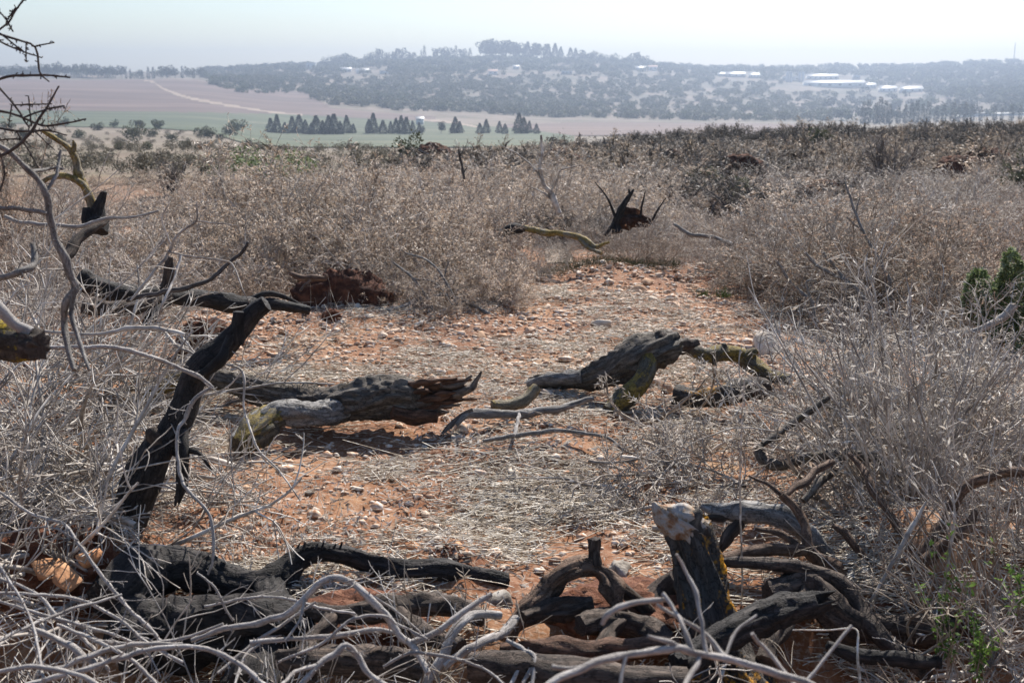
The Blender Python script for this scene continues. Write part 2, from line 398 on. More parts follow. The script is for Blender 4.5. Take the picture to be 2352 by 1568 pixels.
def f_soil(n, b):
    o = geo(n); sep = N(n, 'ShaderNodeSeparateXYZ'); n.links.new(o, sep.inputs[0])
    a = noise(n, 1.1, o, 6, .7); c = noise(n, 9, o, 6, .7); d = noise(n, 60, o, 4, .7)
    near = ramp(n, a, [(.32, (.120, .042, .016)), (.5, (.19, .076, .030)), (.66, (.26, .128, .060)), (.8, (.33, .215, .125))])
    near = mixc(n, ramp(n, c, [(.45, (0, 0, 0)), (.7, (.6, .6, .6))]), near, (.29, .165, .10))
    near = mixc(n, ramp(n, d, [(.5, (0, 0, 0)), (.72, (.6, .6, .6))]), near, (.37, .28, .205))
    h1 = noise(n, .02, o, 6, .7); h2 = noise(n, .25, o, 4, .7)
    far = ramp(n, h1, [(.35, (.115, .085, .060)), (.5, (.155, .118, .085)), (.65, (.20, .158, .12))])
    far = mixc(n, ramp(n, h2, [(.5, (0, 0, 0)), (.68, (.8, .8, .8))]), far, (.15, .135, .085))
    mr = N(n, 'ShaderNodeMapRange'); mr.inputs[1].default_value = 12; mr.inputs[2].default_value = 30; n.links.new(sep.outputs[1], mr.inputs[0])
    mr2 = N(n, 'ShaderNodeMapRange'); mr2.inputs[1].default_value = 700; mr2.inputs[2].default_value = 1050; n.links.new(sep.outputs[1], mr2.inputs[0])
    far = mixc(n, mr2.outputs[0], far, ramp(n, h1, [(.35, (.085, .076, .050)), (.5, (.125, .10, .072)), (.65, (.18, .135, .105))]))
    n.links.new(mixc(n, mr.outputs[0], near, far), b.inputs['Base Color'])
    bump(n, b, d, .5, .012)
M['soil'] = mat('red_soil', f_soil, .95)
def f_clod(n, b):
    o = geo(n); c = noise(n, 14, o, 6, .7); d = noise(n, 70, o, 4, .7)
    n.links.new(ramp(n, c, [(.3, (.06, .022, .012)), (.5, (.13, .05, .026)), (.72, (.23, .115, .07))]), b.inputs['Base Color']); bump(n, b, d, .9, .015)
M['clod'] = mat('dug_red_earth', f_clod, .95)
def f_dclod(n, b):
    o = geo(n); c = noise(n, 14, o, 6, .7); d = noise(n, 70, o, 4, .7)
    n.links.new(ramp(n, c, [(.3, (.035, .014, .009)), (.5, (.075, .030, .017)), (.72, (.15, .065, .038))]), b.inputs['Base Color']); bump(n, b, d, .9, .02)
M['dark_clod'] = mat('dark_shaded_red_earth', f_dclod, .95)  # darker copy of the dug earth; shade under the brush heap put into colour
def toned(name, c1, c2):
    def f(n, b): o = geo(n); n.links.new(ramp(n, noise(n, 14, o, 5, .7), [(.3, c1), (.7, c2)]), b.inputs['Base Color']); bump(n, b, noise(n, 60, o, 4), .6, .006)
    return mat(name, f, .9)
M['pale_stone'] = toned('pale_limestone', (.44, .33, .23), (.60, .54, .46)); M['tan_stone'] = toned('tan_limestone', (.38, .21, .115), (.50, .34, .22)); M['orange_stone'] = toned('orange_limestone', (.36, .16, .07), (.46, .26, .14))
def f_stone(n, b):
    o = geo(n); oi = N(n, 'ShaderNodeObjectInfo').outputs['Random']; a = noise(n, 16, o, 5, .65); d = noise(n, 70, o, 4)
    base = ramp(n, oi, [(0, (.40, .22, .125)), (.35, (.46, .30, .19)), (.75, (.50, .38, .275)), (1, (.54, .47, .40))], 1)
    c = mixc(n, ramp(n, a, [(.45, (0, 0, 0)), (.7, (.55, .55, .55))]), base, (.40, .20, .105))
    n.links.new(mixc(n, ramp(n, d, [(.5, (0, 0, 0)), (.75, (.5, .5, .5))]), c, (.62, .57, .5)), b.inputs['Base Color']); bump(n, b, d, .5, .006)
M['stone'] = mat('limestone', f_stone, .85)
def f_gravel(n, b):
    o = geo(n); a = noise(n, 40, o, 2, .5)
    n.links.new(ramp(n, a, [(.3, (.36, .18, .10)), (.45, (.48, .32, .21)), (.6, (.56, .45, .35)), (.75, (.6, .55, .48))]), b.inputs['Base Color'])
M['gravel'] = mat('pebbles', f_gravel, .85)
def f_grey(n, b):
    o = geo(n); a = noise(n, 18, o, 5, .7)
    n.links.new(ramp(n, a, [(.32, (.12, .10, .08)), (.48, (.24, .205, .165)), (.65, (.38, .34, .29))]), b.inputs['Base Color']); bump(n, b, noise(n, 50, o, 4), .6, .008)
M['greystone'] = mat('mottled_grey_rock', f_grey, .85)
def f_straw(n, b):
    o = geo(n); a = noise(n, 30, o, 2, .6); n.links.new(ramp(n, a, [(.3, (.28, .22, .155)), (.5, (.48, .41, .32)), (.7, (.66, .61, .53))]), b.inputs['Base Color'])
M['straw'] = mat('dry_straw', f_straw, .7)
def plain(name, stops, scale, rough=.9, st=None):
    def f(n, b): n.links.new(ramp(n, noise(n, scale, geo(n), 5, .65, st), stops), b.inputs['Base Color'])
    return mat(name, f, rough)
M['green_field'] = plain('green_crop', [(.3, (.042, .055, .026)), (.5, (.06, .074, .034)), (.7, (.10, .10, .054))], .035, st=(.25, 1.6, 1))
M['brown_field'] = plain('ploughed_brown_earth', [(.3, (.085, .054, .044)), (.5, (.11, .07, .057)), (.7, (.15, .10, .08))], .02, st=(.25, 1.6, 1))
M['track'] = plain('pale_dust_track', [(.3, (.22, .165, .12)), (.7, (.28, .215, .16))], .1)
M['white_wall'] = plain('white_plaster', [(.3, (.66, .65, .62)), (.7, (.78, .77, .74))], .3)
M['grey_wall'] = plain('grey_concrete', [(.3, (.42, .42, .41)), (.7, (.55, .55, .53))], .3)
M['roof_red'] = plain('faded_roof_tiles', [(.3, (.36, .22, .17)), (.7, (.46, .32, .26))], .5)
M['roof_white'] = plain('white_roof_sheet', [(.3, (.20, .20, .20)), (.7, (.26, .26, .255))], .2, .5)
M['dark_window'] = plain('window_glass', [(.3, (.05, .06, .07)), (.7, (.08, .09, .10))], .5, .2)
M['steel'] = plain('mast_steel', [(.3, (.18, .18, .18)), (.7, (.25, .25, .25))], .5, .5)

ORD = ['first', 'second', 'third', 'fourth', 'fifth', 'sixth', 'seventh', 'eighth', 'ninth', 'tenth', 'eleventh', 'twelfth', 'thirteenth', 'fourteenth', 'fifteenth',
       'sixteenth', 'seventeenth', 'eighteenth', 'nineteenth'] + [a + ('' if b == '' else '-' + b) for a0, a in (('twentieth', 'twenty'), ('thirtieth', 'thirty'), ('fortieth', 'forty'), ('fiftieth', 'fifty'))
       for b in ('', 'first', 'second', 'third', 'fourth', 'fifth', 'sixth', 'seventh', 'eighth', 'ninth')]
ORD = [{'twenty': 'twentieth', 'thirty': 'thirtieth', 'forty': 'fortieth', 'fifty': 'fiftieth'}.get(w, w) for w in ORD]
def nth(i, n):
    if n == 1: return 'only'
    if i == 0: return 'leftmost'
    if i == n - 1: return 'rightmost'
    return ORD[i] + ' from the left'

# ------------------------------------------------------------------ ground, fields, track, haze
us = np.linspace(-0.62, 0.62, 921)
ys = np.concatenate([np.linspace(.05, 2.2, 30)[:-1], np.arange(2.2, 9.5, .03), np.exp(np.linspace(math.log(9.5), math.log(60), 90))[:-1], np.exp(np.linspace(math.log(60), math.log(3300), 230))])
YY, UU = np.meshgrid(ys, us, indexing='ij'); XX = UU * YY; ZZ = H(XX, YY)
ny, nu = YY.shape
g = MB(); gi = np.arange(ny * nu).reshape(ny, nu)
gq = np.stack([gi[:-1, :-1], gi[:-1, 1:], gi[1:, 1:], gi[1:, :-1]], -1)
g.add(np.stack([XX, YY, ZZ], -1), gq.reshape(-1, 4))
# the rest of the disc, behind and beside
a0 = math.atan(.62); ang = np.linspace(a0, 2 * math.pi - a0, 46); sub = np.arange(0, ny, 6); sub = np.append(sub[sub < ny - 1], ny - 1)
rr = ys[sub] * math.sqrt(1 + .62 ** 2); zr0 = ZZ[sub, -1]; zr1 = ZZ[sub, 0]
AA, RR = np.meshgrid(ang, rr, indexing='ij'); tt = ((AA - a0) / (2 * math.pi - 2 * a0))
g.add(np.stack([RR * np.sin(AA), RR * np.cos(AA), zr0[None] * (1 - tt) + zr1[None] * tt], -1),
      (lambda k: np.stack([k[:-1, :-1], k[:-1, 1:], k[1:, 1:], k[1:, :-1]], -1).reshape(-1, 4))(np.arange(AA.size).reshape(AA.shape)))
go = g.build('ground', M['soil']); tag(go, kind='structure')

PXg = W / 2 + F * UU / cP
t_ = YY * cP - (ZZ - EYE) * sP; PYg = Hh / 2 - F * (YY * sP + (ZZ - EYE) * cP) / t_
pxc = (PXg[:-1, :-1] + PXg[1:, 1:]) / 2; pyc = (PYg[:-1, :-1] + PYg[1:, 1:]) / 2; yc = (YY[:-1, :-1] + YY[1:, 1:]) / 2
def sheet(name, mask, mt, lift):
    fs = gq[mask].reshape(-1, 4); used = np.unique(fs); re = np.zeros(ny * nu, int); re[used] = np.arange(len(used))
    v = np.stack([XX, YY, ZZ + lift], -1).reshape(-1, 3)[used]
    o = MB().add(v, re[fs]).build(name, mt); tag(o, kind='structure'); return o
I = np.interp
wob = 2.5 * vnoise(np.stack([pxc / 60, pxc * 0, pxc * 0], -1))
gtop = I(pxc, [-400, 0, 400, 620, 900, 1100, 1250, 1320], [254, 254, 258, 262, 275, 288, 303, 312]); gbot = I(pxc, [-400, 0, 450, 560, 650], [284, 285, 300, 330, 420])
green = (yc > 250) & (yc < 1100) & (pyc > gtop + wob * .4) & (pyc < gbot + wob) & (pxc < 1320)
btop = I(pxc, [-400, 100, 450, 480, 560, 700, 760, 1000, 1250], [184, 184, 184, 192, 205, 212, 250, 268, 290]); 
brown = (yc > 500) & (yc < 1500) & (pyc > btop + wob * .5) & (pyc < gtop + wob * .4) & (pxc < 1000)
brown2 = (yc > 500) & (yc < 1200) & (pxc >= 1150) & (pxc < 1960) & (pyc > I(pxc, [1150, 1400, 1700, 1960], [286, 281, 284, 288])) & (pyc < 345) & ((pxc > 1320) | (pyc < gtop + wob * .4))
trk = np.abs(pyc - I(pxc, [330, 352, 372, 400, 440, 520, 620, 700], [186, 189, 204, 216, 228, 243, 259, 266])) < I(pxc, [330, 400, 520, 700], [1.6, 3.0, 2.6, 1.2])
trk = trk & (pxc > 330) & (pxc < 690) & (yc > 600) & (yc < 1400)
trk2 = (np.abs(pyc - I(pxc, [955, 1010, 1060, 1095], [276, 279, 286, 293])) < 2.2) & (pxc > 955) & (pxc < 1095) & (yc > 500)
sheet('green_field', green & ~trk & ~trk2, M['green_field'], .25)
sheet('ploughed_field', (brown | brown2) & ~trk & ~trk2 & ~green, M['brown_field'], .22)
sheet('dirt_track', trk | trk2, M['track'], .3)
path = (np.abs(pxc - I(yc, [11, 14, 17, 22, 30], [1290, 1270, 1120, 870, 850])) < I(yc, [11, 17, 24, 31], [25, 45, 75, 60]) * (1 + .35 * vnoise(np.stack([yc * .9, pxc * .01, pxc * 0], -1)))) & (yc > 11) & (yc < 31)
sheet('dirt_path', path, M['track'], .012)
# ------------------------------------------------------------------ far hills: trees, woodland, buildings
def hz_(x, y): return float(H(np.array([x]), np.array([y]))[0])
def at_far(px, y):                   # ground point under picture column px at distance y
    x = (px - W / 2) / F * y * cP
    for _ in range(2):
        z = hz_(x, y); x = (px - W / 2) / F * (y * cP - (z - EYE) * sP)
    return x, y, z
def y_on_row(px, py, lo, hi):        # distance between lo and hi at which the ground shows on row py
    yy = np.linspace(lo, hi, 160); u = (px - W / 2) / F * cP
    z = H(u * yy, yy); d = yy * cP - (z - EYE) * sP; r = Hh / 2 - F * (yy * sP + (z - EYE) * cP) / d
    return float(yy[np.argmin(np.abs(r - py))])

def cone_crown(r, n, h, w, leaf, top=.08, bottom=.06, irregular=.35):
    mb = MB(); t = r.uniform(0, 1, n) ** 1.25; a = r.uniform(0, 6.283, n)
    lob = 1 + irregular * vnoise(np.stack([np.cos(a) * 1.6, np.sin(a) * 1.6, t * 5 + r.uniform(0, 50)], -1))
    rad = w * .5 * ((1 - t) ** 1.05 * .95 + top) * lob * np.sqrt(r.uniform(.15, 1, n)); rad *= np.clip(t / .12, .55, 1)
    p = np.stack([rad * np.cos(a), rad * np.sin(a), bottom * h + t * (1 - bottom) * h], -1)
    return leaves(mb, r, p, leaf, leaf * .55, hang=-.1, axis=np.stack([np.cos(a), np.sin(a), 0 * a + .3], -1))
def round_crown(r, n, h, w, leaf, lobes=7, lift=.25):
    mb = MB(); c = r.normal(size=(lobes, 3)) * np.array([w * .23, w * .23, h * .17]); c[:, 2] += h * (lift + (1 - lift) * .5); s = r.uniform(.45, .85, lobes)
    k = r.integers(0, lobes, n); d = unit(r.normal(size=(n, 3))); q = r.uniform(.45, 1, (n, 1)) ** .5
    p = c[k] + d * q * s[k][:, None] * np.array([w * .36, w * .36, h * (1 - lift) * .5])
    p += .05 * w * np.stack([vnoise(p * 3 / w + 5), vnoise(p * 3 / w + 15), vnoise(p * 3 / w + 25)], -1); p[:, 2] = np.maximum(p[:, 2], h * .03)
    return leaves(mb, r, p, leaf, leaf * .6, hang=0, axis=d * .7)
def trunk_mb(r, h, rad, limbs=4, top=.6):
    mb = MB(); main = grow(r, np.zeros((1, 3)), np.array([[r.normal() * .05, r.normal() * .05, 1.]]), np.array([h * top]), 6, .04)
    tubes(mb, main, rad * np.linspace(1.15, .5, 6)[None], 6)
    ch = offshoots(r, main, limbs, .45, .95, (.5, .9), (.35, .55), 4, .1, .05); tubes(mb, ch, rad * np.linspace(.5, .15, 4)[None], 4)
    return mb
TB = M['dim_twig']
tr = np.random.default_rng(11)
def far_proto(kind):
    r = tr
    if kind == 'broad':   return round_crown(r, 520, 1, 1.15, .13, 8, .15), M['tree_green']
    if kind == 'olive':   return round_crown(r, 700, 1, 1.25, .13, 7, .05), M['tree_olive']
    if kind == 'scrub':   return round_crown(r, 700, 1, 1.45, .14, 7, .0), M['scrub']
    if kind == 'cone':    return cone_crown(r, 1600, 1, .62, .06, top=.02), M['conifer']
    if kind == 'cypress': return cone_crown(r, 420, 1, .26, .07, top=.16, irregular=.25), M['conifer']
    if kind == 'pine':    return round_crown(r, 480, 1, .85, .12, 7, .3), M['conifer']
FAR = {}
for k_, cnt in (('broad', 3), ('olive', 3), ('scrub', 3), ('cone', 4), ('cypress', 3), ('pine', 3)):
    FAR[k_] = []
    for _ in range(cnt):
        mb_, m_ = far_proto(k_); FAR[k_].append((mb_.mesh(k_ + '_crown', m_), trunk_mb(tr, .55, .022).mesh(k_ + '_trunk', TB), mb_))
def far_tree(name, kind, px, y, h, label, cat, group=None, wx=1.0):
    x, y, z = at_far(px, y); cm, tm, _ = FAR[kind][tr.integers(len(FAR[kind]))]
    e = empty(name, (x, y, z - .15), label, cat, group); s = h
    e.rotation_euler = (0, 0, tr.uniform(0, 6.28)); e.scale = (s * wx, s * wx, s)
    for nm, me in (('crown', cm), ('trunk', tm)):
        o = bpy.data.objects.new(nm, me); COL.objects.link(o); o.parent = e
    return e
def vh(npx, y): return npx * y / F   # metres of npx picture pixels at distance y

# windbreak conifers standing in clumps along the green field
wb = [(622, 40), (637, 50), (655, 30), (672, 40), (688, 48), (702, 36), (716, 34), (727, 52), (742, 40), (756, 45), (768, 50), (782, 34), (797, 46), (812, 28),
      (848, 40), (858, 52), (880, 38), (898, 36), (910, 42), (922, 52), (934, 50), (948, 34), (963, 30),
      (1040, 30), (1046, 42), (1056, 28), (1102, 32), (1117, 34), (1147, 34), (1160, 28), (1192, 50), (1203, 38), (1216, 36), (1232, 30)]
clump = ['big left-hand clump', 'middle clump', 'small right-hand clumps']
sets = [[], [], []]
for px, hp in wb: sets[0 if px < 830 else 1 if px < 1000 else 2].append((px, hp))
for ci, st in enumerate(sets):
    for i, (px, hp) in enumerate(st):
        y = 565 + tr.uniform(-10, 10); 
        far_tree('windbreak_conifer', 'cone', px, y, vh(hp * tr.uniform(.78, 1.0), y), f'dark windbreak conifer, {nth(i, len(st))} in the {clump[ci]}', 'conifer', 'windbreak conifers in the green field', tr.uniform(1.15, 1.65))
for px, hp, lb in ((1013, 26, 'round dark tree standing alone between the windbreak clumps'), (970, 18, 'low round tree at the right end of the middle windbreak clump')):
    far_tree('round_tree', 'pine', px, 566, vh(hp, 566), lb, 'tree')
# cypress row at the right, foot hidden behind the brush
cy = [(1982, 40), (1993, 44), (2010, 38), (2020, 50), (2032, 42), (2042, 36), (2062, 30), (2078, 34), (2092, 36), (2104, 40), (2118, 34), (2130, 38), (2150, 30), (2166, 34),
      (2188, 36), (2200, 30), (2216, 34), (2232, 28), (2252, 26), (2284, 26), (2300, 22), (2322, 30), (2342, 26)]
for i, (px, hp) in enumerate(cy):
    y = 820 + tr.uniform(-12, 12); far_tree('cypress', 'cypress', px, y, vh(hp * 1.1 + 6, y), f'dark cypress of the row behind the brush, {nth(i, len(cy))}', 'cypress', 'cypress row below the forest hill', tr.uniform(1, 1.3))
# skyline trees on the hilltop
sk = [('cypress', 975, 20, 1.0), ('cypress', 968, 12, 1.0), ('pine', 922, 18, 1.1), ('pine', 868, 18, .9), ('broad', 890, 12, 1.2), ('broad', 845, 12, 1.3), ('broad', 800, 15, 1.5), ('broad', 783, 14, 1.4), ('broad', 760, 12, 1.3),
      ('pine', 905, 12, 1), ('pine', 945, 10, 1.2), ('pine', 1000, 13, 1), ('pine', 1016, 14, 1.1), ('cypress', 1047, 18, 1.3), ('pine', 1035, 14, 1), ('pine', 1062, 13, 1), ('cypress', 1080, 15, 1.4), ('pine', 1112, 24, 1.2), ('pine', 1126, 27, 1),
      ('pine', 1140, 23, 1.2), ('pine', 1156, 24, 1.2), ('pine', 1172, 25, 1.1), ('pine', 1188, 22, 1.2), ('cone', 1212, 24, 1.3), ('pine', 1200, 22, 1.1), ('pine', 1228, 21, 1.2), ('pine', 1244, 23, 1.2), ('cone', 1258, 22, 1.4), ('cone', 1275, 25, 1.3), ('cone', 1288, 19, 1.3),
      ('cone', 1310, 18, 1.4), ('cone', 1322, 18, 1.3), ('pine', 1340, 15, 1.3), ('broad', 1360, 14, 1.4), ('broad', 1382, 12, 1.4), ('broad', 1405, 12, 1.3), ('pine', 1465, 16, 1.4), ('broad', 1480, 13, 1.5), ('broad', 1440, 11, 1.4)]
cnt_ = {}
for kd, *_ in sk: cnt_[kd] = cnt_.get(kd, 0) + 1
seen_ = {k: 0 for k in cnt_}
KL = {'cypress': 'slim dark cypress', 'pine': 'dark rounded pine', 'broad': 'pale green broadleaf tree', 'cone': 'pointed dark conifer'}
KN = {'cypress': 'cypress', 'pine': 'pine_tree', 'broad': 'broadleaf_tree', 'cone': 'conifer'}
for kd, px, hp, wx in sorted(sk, key=lambda q: q[1]):
    y = 1985 + tr.uniform(-20, 20)
    far_tree(KN[kd], kd, px, y, vh(hp * 1.35 + 6, y), f'{KL[kd]} on the hilltop skyline, {nth(seen_[kd], cnt_[kd])} of its kind', 'tree', 'trees on the hilltop skyline', wx); seen_[kd] += 1
# tree belt behind the brown field at the left
bl = np.sort(np.concatenate([np.arange(4, 470, 13.) + tr.uniform(-4, 4, 36)]))
for i, px in enumerate(bl):
    kd = 'cypress' if 290 < px < 460 and tr.random() < .55 else ('pine' if tr.random() < .6 else 'broad')
    y = 1420 + tr.uniform(-15, 15); hp = tr.uniform(16, 24) if px > 250 else tr.uniform(18, 27)
    far_tree(KN[kd], kd, px, y, vh(hp + 4, y), f'{KL[kd]} of the belt behind the field, {nth(i, len(bl))}', 'tree', 'tree belt behind the brown field', tr.uniform(1.0, 1.4))
# bushes dotted over the slope below the green field, at the left
sb = [(150, 290, 14, 'broad'), (262, 292, 12, 'broad'), (225, 300, 12, 'scrub'), (318, 297, 14, 'scrub'), (362, 297, 16, 'olive'), (305, 325, 22, 'scrub'), (350, 315, 14, 'scrub'), (468, 315, 16, 'scrub'), (486, 320, 15, 'scrub'),
      (540, 305, 20, 'olive'), (525, 312, 16, 'scrub'), (508, 322, 10, 'scrub'), (185, 318, 14, 'scrub'), (218, 342, 8, 'broad'), (395, 325, 12, 'scrub'), (275, 345, 14, 'olive'), (425, 340, 14, 'scrub'), (130, 330, 16, 'scrub'), (345, 345, 14, 'scrub'), (575, 335, 10, 'scrub'), (60, 320, 16, 'scrub'), (20, 300, 15, 'olive')]
TL = {'scrub': 'dull grey-green bush', 'olive': 'yellow-green round bush', 'broad': 'dark green bush'}
cs = {}
for px, py, hp, kd in sb: cs[kd] = cs.get(kd, 0) + 1
ss = {k: 0 for k in cs}
for px, py, hp, kd in sorted(sb):
    y = y_on_row(px, py, 70, 420)
    far_tree('slope_bush', kd, px, y, vh(hp * 1.6, y), f'{TL[kd]} on the slope below the field, {nth(ss[kd], cs[kd])}', 'bush', 'bushes on the slope below the green field', 1.1); ss[kd] += 1
# separate shrubs on the bare red slope of the hill, right of centre
hs = [(1595, 273, 15, 'scrub'), (1672, 272, 12, 'scrub'), (1632, 250, 18, 'scrub'), (1700, 243, 13, 'olive'), (1740, 240, 12, 'scrub'), (1520, 245, 12, 'scrub'), (1560, 240, 13, 'scrub'), (1475, 262, 12, 'olive'), (1440, 274, 14, 'olive'), (1900, 275, 24, 'olive'),
      (1860, 255, 14, 'scrub'), (1820, 262, 16, 'scrub'), (1780, 250, 12, 'scrub'), (1665, 225, 12, 'scrub'), (1610, 225, 11, 'scrub'), (1545, 220, 11, 'olive'), (1720, 215, 12, 'scrub'), (1790, 220, 13, 'scrub'), (1850, 225, 14, 'olive'), (1500, 275, 12, 'scrub'), (1765, 275, 11, 'scrub'), (1930, 245, 13, 'scrub'), (1980, 232, 12, 'olive'), (2130, 232, 12, 'olive'), (2060, 240, 12, 'scrub')]
cs = {}
for px, py, hp, kd in hs: cs[kd] = cs.get(kd, 0) + 1
ss = {k: 0 for k in cs}
for px, py, hp, kd in sorted(hs):
    y = y_on_row(px, py, 700, 1800)
    far_tree('hillside_shrub', kd, px, y, vh(hp * 1.1, y), f'{TL[kd]} alone on the bare reddish hillside, {nth(ss[kd], cs[kd])}', 'bush', 'single shrubs on the bare hillside', 1.15); ss[kd] += 1
# woodland that reads as one mass
wood = {'tree_green': MB(), 'tree_olive': MB(), 'scrub': MB(), 'conifer': MB()}
MK = {'broad': 'tree_green', 'olive': 'tree_olive', 'scrub': 'scrub', 'pine': 'conifer', 'cone': 'conifer', 'cypress': 'conifer'}
def plant(px, y, h, kd, wx=1.0):
    x, y, z = at_far(px, y); _, _, src = FAR[kd][tr.integers(len(FAR[kd]))]
    v = src.v[0]; f = src.f[0]; pick = tr.permutation(len(v) // 4)[:int(len(v) // 4 * .26)]; a = tr.uniform(0, 6.28); c, s = math.cos(a), math.sin(a)
    q = v.reshape(-1, 4, 3)[pick].reshape(-1, 3); q = np.stack([(q[:, 0] * c - q[:, 1] * s) * wx, (q[:, 0] * s + q[:, 1] * c) * wx, q[:, 2]], -1)
    q = (q.reshape(-1, 4, 3) - q.reshape(-1, 4, 3).mean(1, keepdims=True)) * 2.1 + q.reshape(-1, 4, 3).mean(1, keepdims=True)
    k = np.arange(len(pick))[:, None] * 4; wood[MK[kd]].add(q.reshape(-1, 3) * h + [x, y, z - .1], np.concatenate([k + [0, 1, 2], k + [0, 2, 3]]))
def density(px, py):                 # how wooded the hill is at a place, from the photograph
    if py < 300 and px < 1000 and (py > I(px, [470, 500, 560, 700, 760, 1000], [180, 205, 216, 216, 252, 272]) or px < 465): return 0
    if px > 1900: 
        e = I(px, [1900, 2050, 2120, 2352], [205, 214, 220, 246]); return 1.0 if py < e else .12
    lowline = I(px, [470, 700, 1000, 1300, 1500, 1700, 1900], [200, 215, 272, 275, 215, 190, 175]); 
    return 1.0 if py < lowline else .5
n_w = 0
for _ in range(26000):
    px = tr.uniform(440, 2420); y = math.exp(tr.uniform(math.log(960), math.log(2420))); u = (px - W / 2) / F * cP
    z = hz_(u * y, y); d = y * cP - (z - EYE) * sP; py = Hh / 2 - F * (y * sP + (z - EYE) * cP) / d
    if py > 282 or tr.random() > density(px, py): continue
    if (1795 < px < 1992 and 176 < py < 214) or (1988 < px < 2125 and 200 < py < 224) or (1648 < px < 1748 and 168 < py < 188): continue
    if 154 < py < 182 and (775 < px < 900 or 1112 < px < 1200 or 1245 < px < 1320 or 1455 < px < 1515 or 700 < px < 728) and tr.random() < .8: continue
    if px > 1900: kd = tr.choice(['pine', 'pine', 'broad']); h = tr.uniform(6, 10)
    elif py < 170 or y > 1800: kd = tr.choice(['broad', 'olive', 'pine', 'broad', 'scrub']); h = tr.uniform(5, 9)
    else: kd = tr.choice(['scrub', 'olive', 'broad', 'scrub']); h = tr.choice([tr.uniform(2, 4), tr.uniform(4, 7.5)])
    plant(px, y, h, kd, tr.uniform(.95, 1.7)); n_w += 1
    if n_w > 6000: break
for k_, mb_ in wood.items():
    nm = {'tree_green': 'woodland', 'tree_olive': 'olive_woodland', 'scrub': 'hill_scrub', 'conifer': 'pine_forest'}[k_]
    tag(mb_.build(nm, M[k_]), kind='stuff')

# dry scrub over the slope between the plateau and the green field
sm = MB()
for _ in range(420):
    px = tr.uniform(-60, 1000); y = math.exp(tr.uniform(math.log(26), math.log(330))); x, yy, z = at_far(px, y); d = yy * cP - (z - EYE) * sP; py = Hh / 2 - F * (yy * sP + (z - EYE) * cP) / d
    if py < I(px, [0, 450, 620, 1000], [292, 306, 345, 350]): continue
    h = tr.uniform(.35, 1.1) * I(y, [26, 330], [.6, 1.5]); _, _, src = FAR['scrub'][tr.integers(3)]; q = src.v[0].reshape(-1, 4, 3)[tr.permutation(len(src.v[0]) // 4)[:220]].reshape(-1, 3)
    k = np.arange(220)[:, None] * 4; sm.add(q * np.array([h, h, h]) + [x, yy, z - .05], np.concatenate([k + [0, 1, 2], k + [0, 2, 3]]))
tag(sm.build('slope_scrub', M['pale_scrub']), kind='stuff')

# buildings
def box(mb, x0, x1, y0, y1, z0, z1):
    v = np.array([[x, y, z] for x in (x0, x1) for y in (y0, y1) for z in (z0, z1)], float)
    return mb.add(v, [[0, 1, 3, 2], [4, 6, 7, 5], [0, 4, 5, 1], [2, 3, 7, 6], [0, 2, 6, 4], [1, 5, 7, 3]])
def building(name, px0, px1, pyt, pyb, y, label, roof='flat', wallm='white_wall', roofm='roof_white', win=4, cat='house', dep=10):
    px = (px0 + px1) / 2
    if y > 1000: y = y_on_row(px, pyb + 1, 1150, 2250)
    x, y, _ = at_far(px, y); w = (px1 - px0) / 2 * y / F; zt = z_at(pyt, y); zb = min(z_at(pyb, y), hz_(x, y)) - .3
    e = empty(name, (x, y, zb), label, cat, None); h = zt - zb
    box(MB(), -w, w, 0, dep, 0, h).build('wall', M[wallm], e, False)
    if roof == 'gable':
        r = MB(); r.add([[-w - .5, -.5, h], [w + .5, -.5, h], [w + .5, dep / 2, h + min(w * .32, dep * .2) + .6], [-w - .5, dep / 2, h + min(w * .32, dep * .2) + .6], [-w - .5, dep + .5, h], [w + .5, dep + .5, h]], [[0, 1, 2, 3], [3, 2, 5, 4]]); r.f.append(np.array([[0, 3, 4], [1, 5, 2]])); r.build('roof', M[roofm], e, False)
    else: box(MB(), -w - .3, w + .3, -.3, dep + .3, h + .004, h + .5).build('roof', M[roofm], e, False)
    hv = z_at(pyt, y) - z_at(pyb, y)
    for i in range(win):
        cx = -w + (i + .5) * 2 * w / win; box(MB(), cx - w / win * .3, cx + w / win * .3, -.06, -.003, h - hv * .62, h - hv * .3).build('window', M['dark_window'], e, False)
building('hill_house', 704, 724, 145, 160, 1800, 'square grey block house on the left shoulder of the hill', wallm='grey_wall', roofm='grey_wall', win=2)
building('hill_house', 782, 806, 159, 165, 1720, 'long white house among trees below the hilltop, furthest left of the white ones', 'gable', win=3)
building('hill_house', 818, 846, 162, 168, 1690, 'long cream house beside the long white one below the hilltop', 'gable', win=4)
building('hill_house', 872, 892, 163, 169, 1680, 'small white house right of the cream one on the hill', win=2)
building('hill_house', 1178, 1192, 153, 159, 1760, 'white gabled house under the dark pine group', 'gable', roofm='roof_white', win=2)
building('hill_house', 1122, 1142, 164, 171, 1680, 'pale house with a reddish roof in the trees below the pine group', 'gable', roofm='roof_red', win=2)
building('hill_house', 1252, 1268, 153, 160, 1760, 'white house right of the gabled one on the hill', win=2)
building('hill_house', 1290, 1314, 163, 171, 1690, 'wide grey house among trees on the right part of the hill', wallm='grey_wall', win=3)
building('hill_house', 1460, 1484, 156, 163, 1760, 'white house at the right end of the hill village', 'gable', win=3)
building('hill_house', 1490, 1510, 154, 162, 1780, 'pale house last before the saddle of the hill', 'gable', roofm='roof_red', win=2)
building('field_shed', 956, 972, 273, 279, 720, 'tiny white shed beside the dirt track in the field', 'gable', win=1, cat='shed', dep=5)
